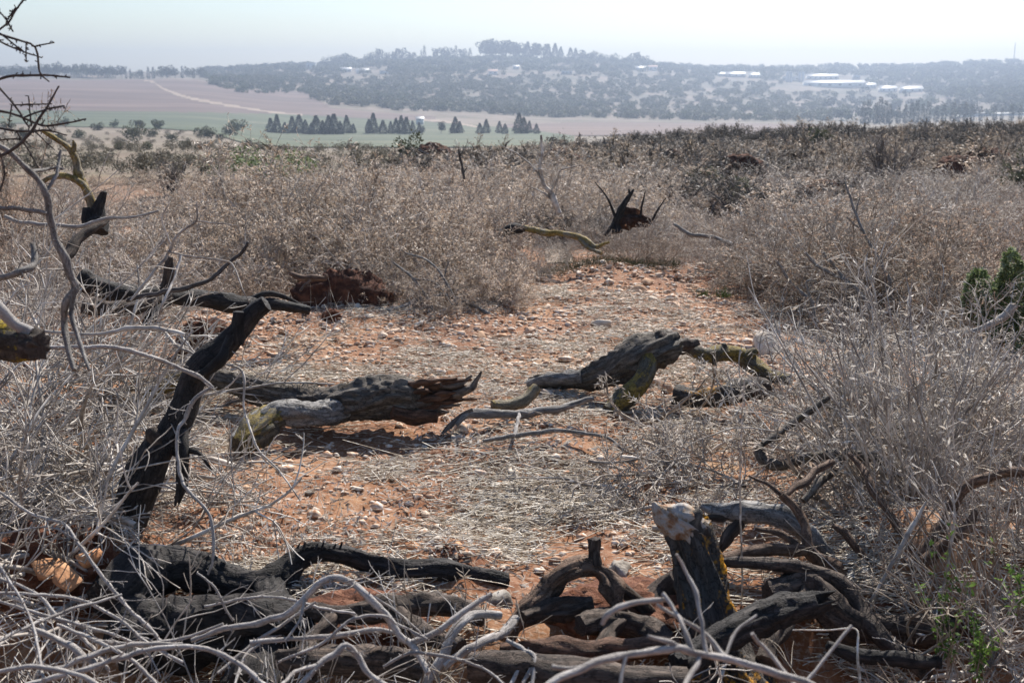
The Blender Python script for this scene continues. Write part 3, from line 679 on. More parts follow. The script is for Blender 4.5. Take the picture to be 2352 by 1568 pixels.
fb = [(1650, 1666, 170, 175, 'small white shed left of the gabled hall on the far slope'), (1670, 1712, 170, 177, 'white gabled hall on the far slope left of the factory'), (1722, 1745, 172, 178, 'low white shed right of the gabled hall'),
      (1800, 1836, 176, 186, 'pale left wing of the factory'), (1856, 1925, 175, 184, 'long white upper hall of the factory'), (1850, 1985, 190, 201, 'very long white main hall of the factory'), (1990, 2012, 195, 203, 'white block at the right end of the factory'),
      (2024, 2060, 203, 212, 'grey and white shed right of the factory'), (2072, 2120, 204, 212, 'white shed partly behind trees, furthest right of the factory'), (1962, 1975, 172, 186, 'narrow grey tower block of the factory')]
for i, (a, b, t, bt, lb) in enumerate(fb):
    building('factory_hall', a, b, t, bt, 1480 - (bt - 175) * 6, lb, 'flat' if i in (3, 9) else 'gable', 'grey_wall' if i in (3, 9) else 'white_wall', win=6 if b - a > 50 else 3, cat='factory building', dep=14)
def silo(px, pyt, pyb, y, label):
    y = y_on_row(px, pyb + 1, 1150, 2250); x, y, z = at_far(px, y); e = empty('factory_silo', (x, y, z - 1), label, 'silo', 'factory silos'); h = z_at(pyt, y) - z + 1
    for k in (-1, 1):
        mb = MB(); tubes(mb, np.array([[[k * 2.6, 0, 0], [k * 2.6, 0, h * .95], [k * 2.6, 0, h]]]), np.array([[2.3, 2.3, .6]]), 12); mb.build('cylinder', M['grey_wall'], e)
    box(MB(), -4.6, 4.6, -.4, .4, h * .985 + .02, h + .9).build('walkway', M['grey_wall'], e, False)
silo(1812, 166, 188, 1470, 'left pair of pale silos rising over the factory'); silo(1840, 166, 188, 1475, 'right pair of pale silos rising over the factory')
building('greenhouse', 2240, 2420, 263, 277, 960, 'long white greenhouse roof below the forest hill at far right', win=8, cat='greenhouse', dep=40)
x, y, z = at_far(2328, 2330); e = empty('radio_mast', (x, y, z), 'thin radio mast on the forested ridge at far right', 'mast'); mh = z_at(98, y) - z
tubes(MB(), np.array([[[0, 0, 0], [0, 0, mh * .5], [0, 0, mh]]]), np.array([[1.1, .9, .5]]), 6).build('pole', M['steel'], e)
for k in (.55, .7, .85): box(MB(), -1.6, 1.6, -.15, .15, mh * k, mh * k + .5).build('crossarm', M['steel'], e, False)
x, y, z = at_far(1268 + 0, 1990)
# ------------------------------------------------------------------ logs, stumps, roots and traced branches
def yg(py): return float(P(1176, py)[1])
def thing_at(name, px, py, y, label, cat, group=None):
    p = T(px, py, y); p[2] = min(p[2], hz_(p[0], p[1]) + .02); return empty(name, p, label, cat, group), p
def part(e, name, specs, m, **kw):
    mb = MB(); o = np.array(e.location)
    if isinstance(specs[0][0], (list, tuple)):
        for sp in specs: part(e, name, sp, m, **kw)
        return
    for sp in (specs if isinstance(specs[0][0], (list, tuple)) else [specs]): limb(mb, sp, **kw)
    return mb.build(name, M[m], e, origin=o) if False else _child(mb, name, m, e)
def _child(mb, name, m, e, smooth=True):
    o = np.array(e.location); mb.v = [v - o for v in mb.v]; return mb.build(name, M[m], e, smooth)

# burnt leaning trunk at the left
e, _ = thing_at('burnt_tree', 255, 1290, 4.0, 'black burnt trunk leaning up with a forked top, at the left of the clearing', 'tree trunk')
part(e, 'trunk', [(232, 1330, 3.98, 42), (258, 1240, 4.0, 47), (300, 1150, 4.02, 46), (362, 1060, 4.06, 42), (405, 990, 4.1, 34), (424, 905, 4.12, 30), (448, 845, 4.14, 31), (505, 798, 4.18, 27), (552, 748, 4.2, 25), (585, 715, 4.2, 22), (612, 697, 4.2, 19)], 'charred', sides=24, fiss=.09, lump=.10)
part(e, 'fork_stub', [(545, 790, 4.17, 15), (550, 752, 4.18, 18), (551, 716, 4.19, 17)], 'charred', fiss=.16)
part(e, 'branch', [(452, 868, 4.09, 14), (488, 845, 4.06, 12), (512, 825, 4.05, 12), (522, 795, 4.08, 10), (528, 770, 4.1, 8)], 'charred', fiss=.12)
part(e, 'branch', [(418, 990, 4.06, 14), (424, 1050, 4.0, 15), (420, 1100, 3.98, 14), (408, 1152, 3.97, 8)], 'charred', jag=.02)
part(e, 'branch', [(402, 1040, 4.06, 9), (440, 1036, 4.02, 7), (462, 1046, 4.0, 5), (486, 1080, 3.98, 3)], 'charred')
part(e, 'knot', [(372, 1030, 4.06, 24), (352, 998, 4.04, 17), (346, 982, 4.04, 10)], 'charred_brown')
part(e, 'split_wood', [(222, 1235, 3.95, 18), (250, 1200, 3.95, 20), (290, 1165, 3.97, 12)], 'charred_brown', fiss=.3)
for i in range(5): pass
part(e, 'splinter', [[(232 + 14 * i, 1250 - 6 * i, 3.93, 5), (240 + 11 * i, 1290, 3.93, 6), (236 + 12 * i, 1325 + (i % 3) * 10, 3.94, 3)] for i in range(5)], 'brown_wood', sides=8, fiss=.3)

# charred log arching along the bottom left
e, _ = thing_at('charred_log', 600, 1390, 3.7, 'thick charred log arching along the ground at the bottom left', 'log')
part(e, 'trunk', [(250, 1390, 3.45, 62), (320, 1322, 3.62, 58), (400, 1302, 3.68, 50), (480, 1312, 3.72, 46), (560, 1330, 3.74, 42), (625, 1330, 3.76, 40), (672, 1292, 3.8, 26), (715, 1270, 3.82, 24), (790, 1272, 3.84, 22), (870, 1292, 3.86, 25), (940, 1308, 3.86, 30), (1010, 1318, 3.84, 28), (1080, 1328, 3.83, 25), (1140, 1335, 3.82, 23), (1168, 1336, 3.82, 19)], 'charred', sides=34, fiss=.16, lump=.18)
part(e, 'root', [(620, 1350, 3.7, 34), (610, 1420, 3.5, 44), (590, 1500, 3.35, 56), (570, 1590, 3.2, 66)], 'charred', sides=26, fiss=.18)
part(e, 'root_mass', [(260, 1430, 3.35, 60), (380, 1450, 3.4, 74), (500, 1450, 3.42, 74), (620, 1450, 3.4, 60), (720, 1450, 3.42, 34)], 'charred', sides=32, fiss=.25, lump=.35)
part(e, 'root', [(640, 1350, 3.72, 14), (720, 1380, 3.66, 13), (800, 1375, 3.66, 11), (880, 1355, 3.7, 9)], 'charred_brown')
part(e, 'root', [(300, 1380, 3.5, 40), (330, 1440, 3.35, 34), (300, 1520, 3.2, 30)], 'charred')
part(e, 'bark_flake', [[(668 + 14 * i, 1262 - (i % 2) * 3, 3.79, 4), (674 + 14 * i, 1252 - 4 * (i % 3), 3.8, 2)] for i in range(9)], 'charred', sides=6)

# the big split log in the middle of the clearing
e, _ = thing_at('split_log', 800, 985, 5.6, 'dark rough-barked log with a torn splintered end, lying in the middle of the clearing', 'log')
part(e, 'trunk', [(470, 862, 6.1, 20), (560, 888, 6.0, 25), (650, 910, 5.9, 29), (730, 920, 5.8, 36), (800, 915, 5.72, 44), (860, 915, 5.68, 49), (915, 912, 5.64, 45), (945, 916, 5.64, 38), (972, 920, 5.64, 22)], 'old_bark', sides=44, fiss=.24, lump=.12, step=.01, jag=.03)
part(e, 'limb', [(545, 1022, 5.2, 22), (590, 985, 5.35, 32), (640, 952, 5.45, 34), (700, 950, 5.5, 32), (745, 945, 5.58, 34), (800, 930, 5.68, 30), (850, 918, 5.74, 20)], 'weathered', sides=30, fiss=.2)
part(e, 'limb', [(545, 1024, 5.19, 24), (575, 995, 5.28, 33), (612, 968, 5.39, 35), (640, 955, 5.44, 31)], 'mossy_bark', sides=30, fiss=.24)
part(e, 'mossy_limb', [(285, 950, 6.0, 13), (340, 915, 6.1, 18), (400, 880, 6.15, 19), (470, 866, 6.1, 20)], 'yellow_bark', sides=16)
part(e, 'cut_branch', [(900, 900, 5.68, 30), (915, 896, 5.60, 27), (922, 895, 5.565, 25)], 'old_bark', sides=26, fiss=.2)
part(e, 'lower_stub', [(1005, 958, 5.56, 12), (970, 955, 5.56, 19), (930, 950, 5.56, 22), (900, 948, 5.54, 17)], 'brown_wood', sides=24, fiss=.3, lump=.25)
sp = []
lr = np.random.default_rng(5)
for i in range(24):
    a = lr.uniform(0, 1); px0 = lr.uniform(925, 985); py0 = 885 + 70 * a; L = lr.uniform(50, 120); px1 = px0 + L; py1 = py0 + lr.uniform(-14, 14) - 8
    sp.append([(px0, py0, 5.6, lr.uniform(7, 13)), ((px0 + px1) / 2, (py0 + py1) / 2 + lr.uniform(-6, 6), 5.6 + lr.uniform(-.05, .05), lr.uniform(5, 11)), (px1, py1, 5.6, lr.uniform(1.5, 4))])
sp += [[(1040, 905, 5.6, 12), (1080, 895, 5.6, 10), (1096, 875, 5.6, 6), (1106, 852, 5.6, 2)], [(1010, 885, 5.6, 9), (1060, 880, 5.6, 7), (1084, 862, 5.6, 3)]]
part(e, 'splinter', sp[:9] + sp[-2:], 'splinter', sides=9, fiss=.28, lump=.2)
part(e, 'splinter', sp[9:24], 'brown_wood', sides=9, fiss=.28, lump=.2)

# pale broken branch lying right of it
e, _ = thing_at('broken_branch', 1200, 965, 5.6, 'grey branch with a splintered pale end, just right of the torn log end', 'branch')
part(e, 'branch', [(1048, 975, 5.45, 5), (1078, 950, 5.5, 10), (1130, 952, 5.55, 11), (1200, 952, 5.62, 10), (1270, 944, 5.65, 10), (1340, 920, 5.7, 7), (1365, 915, 5.7, 5)], 'grey_bark', fiss=.2)
part(e, 'yellow_stub', [(1130, 930, 5.7, 10), (1180, 928, 5.75, 13), (1215, 915, 5.8, 14), (1232, 890, 5.85, 13)], 'yellow_bark')
part(e, 'splinter', [[(1085 - 6 * i, 940 + 3 * i, 5.5, 5), (1060 - 7 * i, 955 + 5 * i, 5.48, 4), (1035 - 6 * i, 985 + 4 * i, 5.45, 1.5)] for i in range(5)], 'splinter', sides=7)
e, _ = thing_at('thin_branch', 1300, 1000, 5.3, 'long thin grey branch lying on the straw right of the split log', 'branch')
part(e, 'branch', [(1110, 1012, 5.2, 4), (1170, 1002, 5.25, 6), (1235, 993, 5.28, 6), (1310, 990, 5.3, 5), (1395, 1005, 5.25, 4), (1430, 1030, 5.15, 3), (1470, 1050, 5.1, 2)], 'grey_bark', sides=8)
part(e, 'fork', [(1180, 1000, 5.24, 5), (1190, 965, 5.4, 4), (1192, 950, 5.5, 4)], 'pale_bark', sides=8)

# uprooted log with a mossy leg and arm
e, _ = thing_at('uprooted_log', 1460, 950, 6.1, 'uprooted dark log propped on a mossy leg, right of the clearing centre', 'log')
part(e, 'trunk', [(1215, 878, 6.35, 10), (1280, 872, 6.3, 20), (1350, 868, 6.25, 26), (1410, 850, 6.2, 38), (1460, 822, 6.2, 46), (1510, 800, 6.2, 44), (1545, 790, 6.25, 32)], 'old_bark', sides=44, fiss=.26, lump=.22, step=.01)
part(e, 'root_knob', [[(1490, 800, 6.2, 34), (1500, 782, 6.2, 26), (1492, 768, 6.2, 12)], [(1530, 790, 6.2, 30), (1545, 778, 6.2, 20), (1560, 768, 6.2, 8)], [(1520, 790, 6.15, 34), (1520, 772, 6.15, 22), (1525, 763, 6.15, 10)], [(1550, 795, 6.22, 24), (1580, 792, 6.25, 14), (1602, 786, 6.28, 9)]], 'charred_brown', fiss=.3, lump=.3)
part(e, 'weathered_end', [(1212, 882, 6.33, 7), (1270, 868, 6.27, 16), (1335, 866, 6.2, 18)], 'weathered', fiss=.3)
part(e, 'mossy_leg', [(1488, 812, 6.1, 22), (1480, 855, 6.0, 24), (1462, 895, 5.95, 24), (1430, 922, 5.9, 24), (1398, 946, 5.85, 22)], 'mossy_bark', sides=20)
part(e, 'lying_arm', [(1575, 800, 6.3, 13), (1618, 812, 6.4, 18), (1660, 806, 6.45, 20), (1705, 820, 6.5, 20), (1740, 845, 6.45, 18), (1790, 868, 6.35, 15), (1815, 872, 6.3, 12)], 'mossy_bark', sides=18)
part(e, 'arm_stub', [[(1662, 806, 6.43, 15), (1664, 788, 6.43, 4)], [(1640, 815, 6.4, 16), (1640, 838, 6.38, 5)], [(1710, 822, 6.48, 16), (1732, 808, 6.48, 11), (1738, 803, 6.48, 8)]], 'mossy_bark', sides=12)
e, _ = thing_at('lichen_log', 1650, 930, 5.9, 'short lichen-covered log with a dark cut end, under the mossy arm', 'log')
part(e, 'trunk', [(1548, 905, 5.95, 24), (1600, 915, 5.92, 22), (1660, 905, 5.92, 26), (1710, 890, 5.95, 28), (1748, 893, 5.98, 20)], 'orange_bark', sides=20, fiss=.14)
part(e, 'dark_stub', [(1725, 890, 5.95, 22), (1752, 892, 5.93, 24), (1758, 893, 5.93, 22)], 'charred_brown')

# upright stump with orange lichen, front right
e, sb_ = thing_at('lichen_stump', 1610, 1560, 3.4, 'upright cut stump spotted with orange lichen, at the front right', 'tree stump')
part(e, 'trunk', [(1700, 1610, 3.2, 85), (1655, 1520, 3.3, 72), (1630, 1420, 3.38, 60), (1608, 1320, 3.44, 52), (1592, 1250, 3.47, 52), (1577, 1212, 3.5, 54), (1568, 1196, 3.5, 46)], 'orange_bark', sides=56, fiss=.2, lump=.12, step=.008)
part(e, 'cut_face', [(1590, 1226, 3.48, 47), (1566, 1212, 3.47, 47), (1540, 1196, 3.46, 40), (1518, 1178, 3.45, 25), (1506, 1162, 3.45, 12), (1500, 1152, 3.45, 3)], 'cut', sides=30, fiss=.34, lump=.22, step=.01)
part(e, 'bark_rim', [[(1592, 1215, 3.44, 20), (1600, 1190, 3.44, 15), (1608, 1170, 3.45, 5)], [(1608, 1225, 3.45, 16), (1622, 1205, 3.46, 10), (1625, 1222, 3.45, 8), (1633, 1238, 3.45, 5)], [(1592, 1200, 3.46, 15), (1590, 1180, 3.47, 8)]], 'old_bark', sides=10, fiss=.35)
part(e, 'root_flare', [(1560, 1330, 3.6, 28), (1520, 1360, 3.62, 34), (1470, 1420, 3.55, 38), (1440, 1480, 3.45, 34)], 'charred_brown', sides=20)

def pile(name, label, cat, m, main, others=(), om=None, **kw):
    q = main[len(main) // 2]; e, _ = thing_at(name, q[0], q[1], q[2], label, cat)
    part(e, 'stem', main, m, **kw)
    for i, sp in enumerate(others): part(e, 'fork', sp, om or m, **kw)
    return e
pile('dark_log', 'dark log with a frayed end slanting across the foot of the lichen stump', 'log', 'charred', [(1560, 1535, 3.0, 40), (1640, 1480, 3.1, 36), (1720, 1445, 3.16, 34), (1800, 1418, 3.2, 32), (1865, 1390, 3.22, 27), (1895, 1380, 3.22, 22)], sides=30, fiss=.2, jag=.05)
pile('brown_log', 'long brown barkless log lying along the bottom, in front of the roots', 'log', 'brown_wood', [(1150, 1498, 3.12, 22), (1250, 1496, 3.12, 30), (1350, 1500, 3.12, 30), (1450, 1492, 3.14, 26), (1560, 1480, 3.16, 22)], sides=22, fiss=.14)
pile('dark_plank_log', 'dark split log lowest at the bottom edge, in front of the brown log', 'log', 'charred_brown', [(1080, 1530, 2.95, 36), (1220, 1545, 2.92, 44), (1400, 1558, 2.9, 40), (1580, 1565, 2.9, 36)], sides=20, fiss=.14)
pile('arched_root', 'brown arched root with a broken stub on its crest, centre front', 'root', 'root', [(1160, 1470, 3.3, 16), (1196, 1420, 3.36, 23), (1238, 1372, 3.42, 20), (1268, 1346, 3.45, 24), (1300, 1316, 3.46, 20), (1338, 1297, 3.5, 24), (1376, 1304, 3.5, 19), (1404, 1336, 3.48, 26), (1420, 1382, 3.44, 18), (1440, 1430, 3.4, 12)],
     [[(1370, 1300, 3.5, 14), (1368, 1265, 3.52, 14), (1366, 1236, 3.52, 13)], [(1405, 1340, 3.48, 18), (1460, 1375, 3.5, 17), (1500, 1415, 3.5, 16)], [(1200, 1420, 3.35, 18), (1280, 1400, 3.4, 22), (1360, 1385, 3.42, 24)]], 'charred_brown', sides=28, fiss=.32, lump=.3)
pile('weathered_plank', 'weathered grey split branch arching behind the lichen stump', 'branch', 'weathered', [(1612, 1162, 3.95, 8), (1650, 1172, 3.92, 18), (1710, 1172, 3.9, 26), (1770, 1182, 3.88, 25), (1820, 1205, 3.86, 22), (1870, 1240, 3.84, 16), (1910, 1275, 3.82, 9)], [[(1600, 1195, 3.9, 6), (1650, 1190, 3.9, 9), (1700, 1185, 3.9, 12)], [(1700, 1200, 3.88, 14), (1680, 1230, 3.85, 16), (1655, 1260, 3.82, 10)]], 'charred_brown', fiss=.2, jag=.03)
pile('forked_root', 'reddish brown root rising in a fork right of the lichen stump', 'root', 'root', [(1985, 1345, 3.75, 16), (1925, 1305, 3.72, 18), (1862, 1268, 3.7, 17), (1846, 1240, 3.72, 13), (1846, 1205, 3.75, 11), (1826, 1170, 3.78, 10), (1795, 1135, 3.8, 9)], [[(1850, 1262, 3.7, 13), (1790, 1262, 3.68, 14), (1730, 1266, 3.66, 15), (1660, 1285, 3.62, 13)], [(1838, 1258, 3.72, 9), (1800, 1225, 3.76, 8), (1735, 1213, 3.8, 5)], [(1797, 1138, 3.8, 6), (1770, 1115, 3.84, 5), (1720, 1092, 3.9, 3)], [(1800, 1137, 3.8, 7), (1850, 1100, 3.9, 10), (1910, 1060, 4.0, 8)]], sides=14, fiss=.12)
pile('dark_root', 'long dark root snaking down to the bottom right corner', 'root', 'charred_brown', [(1650, 1290, 3.55, 11), (1740, 1290, 3.56, 15), (1850, 1308, 3.56, 18), (1930, 1340, 3.54, 19), (1965, 1385, 3.5, 21), (2000, 1430, 3.42, 22), (2060, 1490, 3.32, 20), (2130, 1550, 3.2, 16)], sides=14)
pile('low_root', 'thin dark root crossing low in the shade at the bottom right', 'root', 'charred', [(1900, 1480, 3.2, 10), (1960, 1505, 3.2, 18), (2060, 1512, 3.2, 17), (2160, 1520, 3.2, 14)], sides=12)
pile('curved_root', 'brown root curving up to the right edge', 'root', 'root', [(2090, 1300, 3.7, 15), (2135, 1250, 3.74, 15), (2175, 1180, 3.78, 14), (2215, 1118, 3.8, 13), (2270, 1092, 3.8, 13), (2370, 1085, 3.8, 12)], [[(2120, 1290, 3.66, 15), (2180, 1245, 3.68, 14), (2225, 1205, 3.7, 12), (2243, 1172, 3.72, 7)]], sides=14)
pile('slender_root', 'slender brown root leaning left into the twigs, left of the curved root', 'root', 'root', [(2095, 1262, 3.75, 8), (2058, 1205, 3.85, 9), (2010, 1130, 3.95, 9), (1985, 1080, 4.05, 8), (1950, 1042, 4.15, 5)], sides=10)
pile('short_root', 'short brown root between the forked root and the slender one', 'root', 'root', [(1998, 1292, 3.75, 9), (1965, 1255, 3.78, 9), (1935, 1222, 3.82, 9), (1912, 1205, 3.84, 5)], sides=10)
pile('crooked_branch', 'crooked grey branch with an upturned broken end in the brush at the right', 'branch', 'old_bark', [(1742, 1022, 4.4, 11), (1752, 1056, 4.38, 14), (1790, 1070, 4.35, 13), (1840, 1056, 4.35, 13), (1900, 1046, 4.35, 13), (1960, 1046, 4.35, 14), (2020, 1056, 4.35, 10), (2070, 1090, 4.35, 7)], [[(1752, 1020, 4.4, 7), (1800, 985, 4.45, 8), (1850, 950, 4.5, 9), (1905, 912, 4.55, 6)], [(1945, 1050, 4.35, 9), (1910, 1080, 4.25, 11), (1870, 1120, 4.15, 9), (1845, 1150, 4.1, 7)]], sides=14)
pile('long_grey_branch', 'long grey branch rising to the right edge in the brush at the right', 'branch', 'pale_bark', [(2050, 790, 6.2, 4), (2130, 775, 6.2, 7), (2230, 762, 6.2, 8), (2290, 735, 6.2, 9), (2330, 700, 6.2, 10)], sides=8)

pile('shade_filler_root', 'added dark root filling the shade behind the pale branches, bottom centre', 'root', 'charred_brown', [(680, 1400, 3.45, 14), (790, 1415, 3.4, 24), (900, 1400, 3.42, 30), (1010, 1392, 3.45, 26), (1110, 1420, 3.4, 18)], [[(900, 1405, 3.4, 20), (960, 1450, 3.3, 22), (1060, 1490, 3.2, 22)], [(760, 1420, 3.38, 18), (720, 1480, 3.25, 22), (700, 1570, 3.1, 28)]], sides=24, fiss=.22, lump=.3)  # these four dark roots are added to fill the shaded bottom with darkness
pile('shade_filler_root', 'lowest added dark root filling the shade under the pale branches, left of the grey limb', 'root', 'charred_brown', [(640, 1510, 3.15, 24), (760, 1520, 3.1, 34), (880, 1525, 3.1, 36), (980, 1540, 3.05, 28)], sides=24, fiss=.22, lump=.3)
pile('shade_filler_root', 'added dark twisted root filling the shaded hollow between arched root and lichen stump', 'root', 'charred_brown', [(1330, 1440, 3.3, 24), (1400, 1420, 3.38, 30), (1480, 1440, 3.4, 30), (1540, 1480, 3.3, 24)], [[(1420, 1430, 3.36, 20), (1390, 1480, 3.25, 22)]], sides=24, fiss=.22, lump=.3)
pile('shade_filler_root', 'added dark root mass filling the deep shade right of the stump foot', 'root', 'charred_brown', [(1760, 1360, 3.5, 26), (1850, 1350, 3.55, 34), (1950, 1430, 3.45, 40), (2050, 1460, 3.45, 42), (2180, 1440, 3.5, 34)], [[(1850, 1360, 3.5, 20), (1800, 1420, 3.4, 20), (1760, 1520, 3.25, 24)]], sides=26, fiss=.25, lump=.35)

# pale thick branches of the heap at the bottom
GB = 'pale branches heaped at the bottom edge'
def branch(name, label, m, main, forks=(), tw=0, tl=.22, r=None, group=None, sides=10, cat='branch', leafm=None):
    q = main[len(main) // 2]; e, _ = thing_at(name, q[0], q[1], q[2], label, cat, group); rr_ = np.random.default_rng(abs(int(main[0][0] * 7 + main[0][1] * 3)) + 5)
    allc = []
    stem = MB(); c, _r = limb(stem, main, sides=sides, fiss=.10, lump=.16, step=.012); allc.append((c, _r))
    for sp in forks:
        mb = MB(); c, _r = limb(mb, sp, sides=max(6, sides - 2), fiss=.10, lump=.16, step=.012); allc.append((c, _r)); _child(mb, 'fork', m, e)
    if tw:
        mb = nod = stem
        for c, rd in allc:
            k = max(2, int(tw * np.linalg.norm(np.diff(c, axis=0), axis=1).sum()))
            par = c[np.linspace(0, len(c) - 1, 8).astype(int)][None]
            q = offshoots(rr_, par, k, .05, .98, (.5, 1.2), (tl * .4, tl), 6, .12, 0.02); tubes(mb, q, np.linspace(.0022, .0011, 6)[None], 4)
            q2 = offshoots(rr_, q, 2, .3, .9, (.5, 1.1), (.3, .6), 4, .12); tubes(mb, q2, np.linspace(.0014, .0008, 4)[None], 3)
            ii = rr_.integers(0, len(c), k * 5); dd = unit(rr_.normal(size=(k * 5, 3))); st = c[ii] + dd * rd[ii][:, None] * .7
            tubes(nod, np.stack([st, st + dd * (.006 + rd[ii][:, None] * .5)], 1), np.stack([np.maximum(rd[ii] * .28, .0015), np.full(k * 5, .0012)], 1), 5)
    _child(stem, 'stem', m, e)
    return e
branch('pale_branch', 'smooth pale branch arching along the bottom edge, lowest of the heap', 'pale_bark', [(60, 1572, 2.5, 5.9), (191, 1539, 2.55, 6.7), (308, 1501, 2.6, 6.7), (400, 1482, 2.62, 5.9), (485, 1493, 2.62, 5.9), (547, 1522, 2.6, 5.9), (610, 1575, 2.55, 5.9)], tw=11)
branch('pale_branch', 'stout pale branch bent like a roof in front of the charred log', 'pale_bark', [(440, 1470, 2.95, 5.2), (500, 1448, 2.95, 6.7), (574, 1434, 2.95, 7.4), (653, 1410, 2.95, 8.1), (711, 1364, 2.95, 8.1), (738, 1336, 2.95, 8.1), (769, 1326, 2.95, 8.1), (806, 1338, 2.93, 8.1), (847, 1371, 2.9, 8.9), (882, 1409, 2.9, 8.9), (923, 1462, 2.88, 8.1), (947, 1480, 2.87, 7.4), (984, 1545, 2.8, 7.4)],
       [[(947, 1474, 2.87, 7.4), (1011, 1443, 2.9, 7.4), (1070, 1402, 2.95, 7.4), (1128, 1364, 3.0, 6.7)], [(700, 1372, 2.94, 3.7), (690, 1420, 2.9, 3.0), (655, 1470, 2.85, 2.2)], [(820, 1350, 2.92, 3.0), (900, 1395, 2.95, 3.0), (985, 1470, 2.95, 2.2)]], tw=10)
branch('grey_log', 'thick smooth grey limb rising from the bottom edge at the centre', 'pale_bark', [(965, 1580, 3.0, 14.1), (1015, 1520, 3.05, 13.3), (1034, 1465, 3.1, 11.8), (1060, 1428, 3.14, 11.1), (1090, 1410, 3.2, 10.4), (1150, 1412, 3.25, 9.6)], [[(1020, 1530, 3.04, 9.6), (1087, 1481, 3.1, 9.6), (1150, 1458, 3.2, 9.6), (1185, 1420, 3.3, 8.9)]], tw=5, sides=16, cat='log')
branch('pale_branch', 'wavy pale branch running left from under the bent one', 'pale_bark', [(574, 1475, 2.85, 5.9), (676, 1467, 2.88, 5.9), (779, 1460, 2.9, 6.7), (865, 1446, 2.92, 5.9), (905, 1452, 2.92, 4.4)], [[(600, 1474, 2.86, 3.7), (560, 1510, 2.8, 3.7), (540, 1570, 2.7, 3.0)]], tw=11)
branch('pale_branch', 'thin pale branch with two bends crossing the bent one', 'pale_bark', [(640, 1520, 2.75, 3.0), (666, 1508, 2.76, 3.7), (745, 1474, 2.8, 3.7), (779, 1443, 2.82, 3.7), (813, 1419, 2.84, 3.7), (875, 1412, 2.86, 3.7), (916, 1433, 2.86, 3.0), (981, 1467, 2.85, 3.0)], tw=11)
branch('pale_branch', 'short arched pale branch at the bottom edge left of the thick grey limb', 'pale_bark', [(690, 1572, 2.6, 6.7), (735, 1525, 2.65, 7.4), (765, 1501, 2.68, 8.1), (796, 1480, 2.7, 7.4), (827, 1511, 2.7, 7.4), (847, 1545, 2.68, 6.7), (890, 1575, 2.65, 6.7)], [[(735, 1525, 2.65, 5.2), (680, 1540, 2.6, 4.4), (640, 1580, 2.5, 4.4)]], tw=11)
branch('pale_branch', 'straight pale branch slanting down from the left edge past the charred log', 'pale_bark', [(-20, 1115, 3.3, 3.0), (68, 1176, 3.25, 3.7), (147, 1204, 3.2, 3.7), (178, 1245, 3.15, 3.7), (239, 1327, 3.1, 4.4), (297, 1399, 3.05, 4.4), (342, 1440, 3.0, 4.4), (380, 1485, 2.95, 3.7)], [[(178, 1240, 3.15, 3.0), (110, 1210, 3.2, 2.2), (0, 1225, 3.2, 2.2)]], tw=11)
branch('pale_branch', 'brownish limb low at the left of the heap', 'pale_bark', [(70, 1445, 2.75, 6.7), (140, 1470, 2.75, 8.1), (190, 1500, 2.7, 8.1), (225, 1535, 2.65, 8.1)], [[(120, 1540, 2.6, 6.7), (200, 1510, 2.65, 6.7), (300, 1480, 2.7, 5.9), (420, 1478, 2.75, 4.4)]], tw=10)
branch('pale_branch', 'pair of pale crossing branches in the lower left corner', 'pale_bark', [(-20, 1360, 2.7, 3.7), (80, 1365, 2.75, 3.7), (180, 1375, 2.8, 3.7), (270, 1420, 2.8, 3.7), (330, 1470, 2.75, 3.7), (420, 1520, 2.7, 3.0)], [[(-20, 1480, 2.5, 4.4), (60, 1440, 2.6, 3.7), (160, 1400, 2.7, 3.7), (280, 1365, 2.8, 3.0)], [(0, 1300, 2.7, 3.0), (70, 1420, 2.6, 3.0), (100, 1560, 2.4, 3.7)]], tw=12)
branch('pale_branch', 'forked stub of pale branches below the end of the arched root', 'pale_bark', [(1165, 1470, 3.0, 4.4), (1205, 1495, 2.95, 5.9), (1195, 1530, 2.9, 5.2), (1172, 1575, 2.85, 5.2)], [[(1205, 1495, 2.95, 5.2), (1228, 1510, 2.92, 5.2), (1200, 1570, 2.85, 4.4)], [(1228, 1508, 2.92, 4.4), (1222, 1575, 2.85, 5.2)]], tw=10)
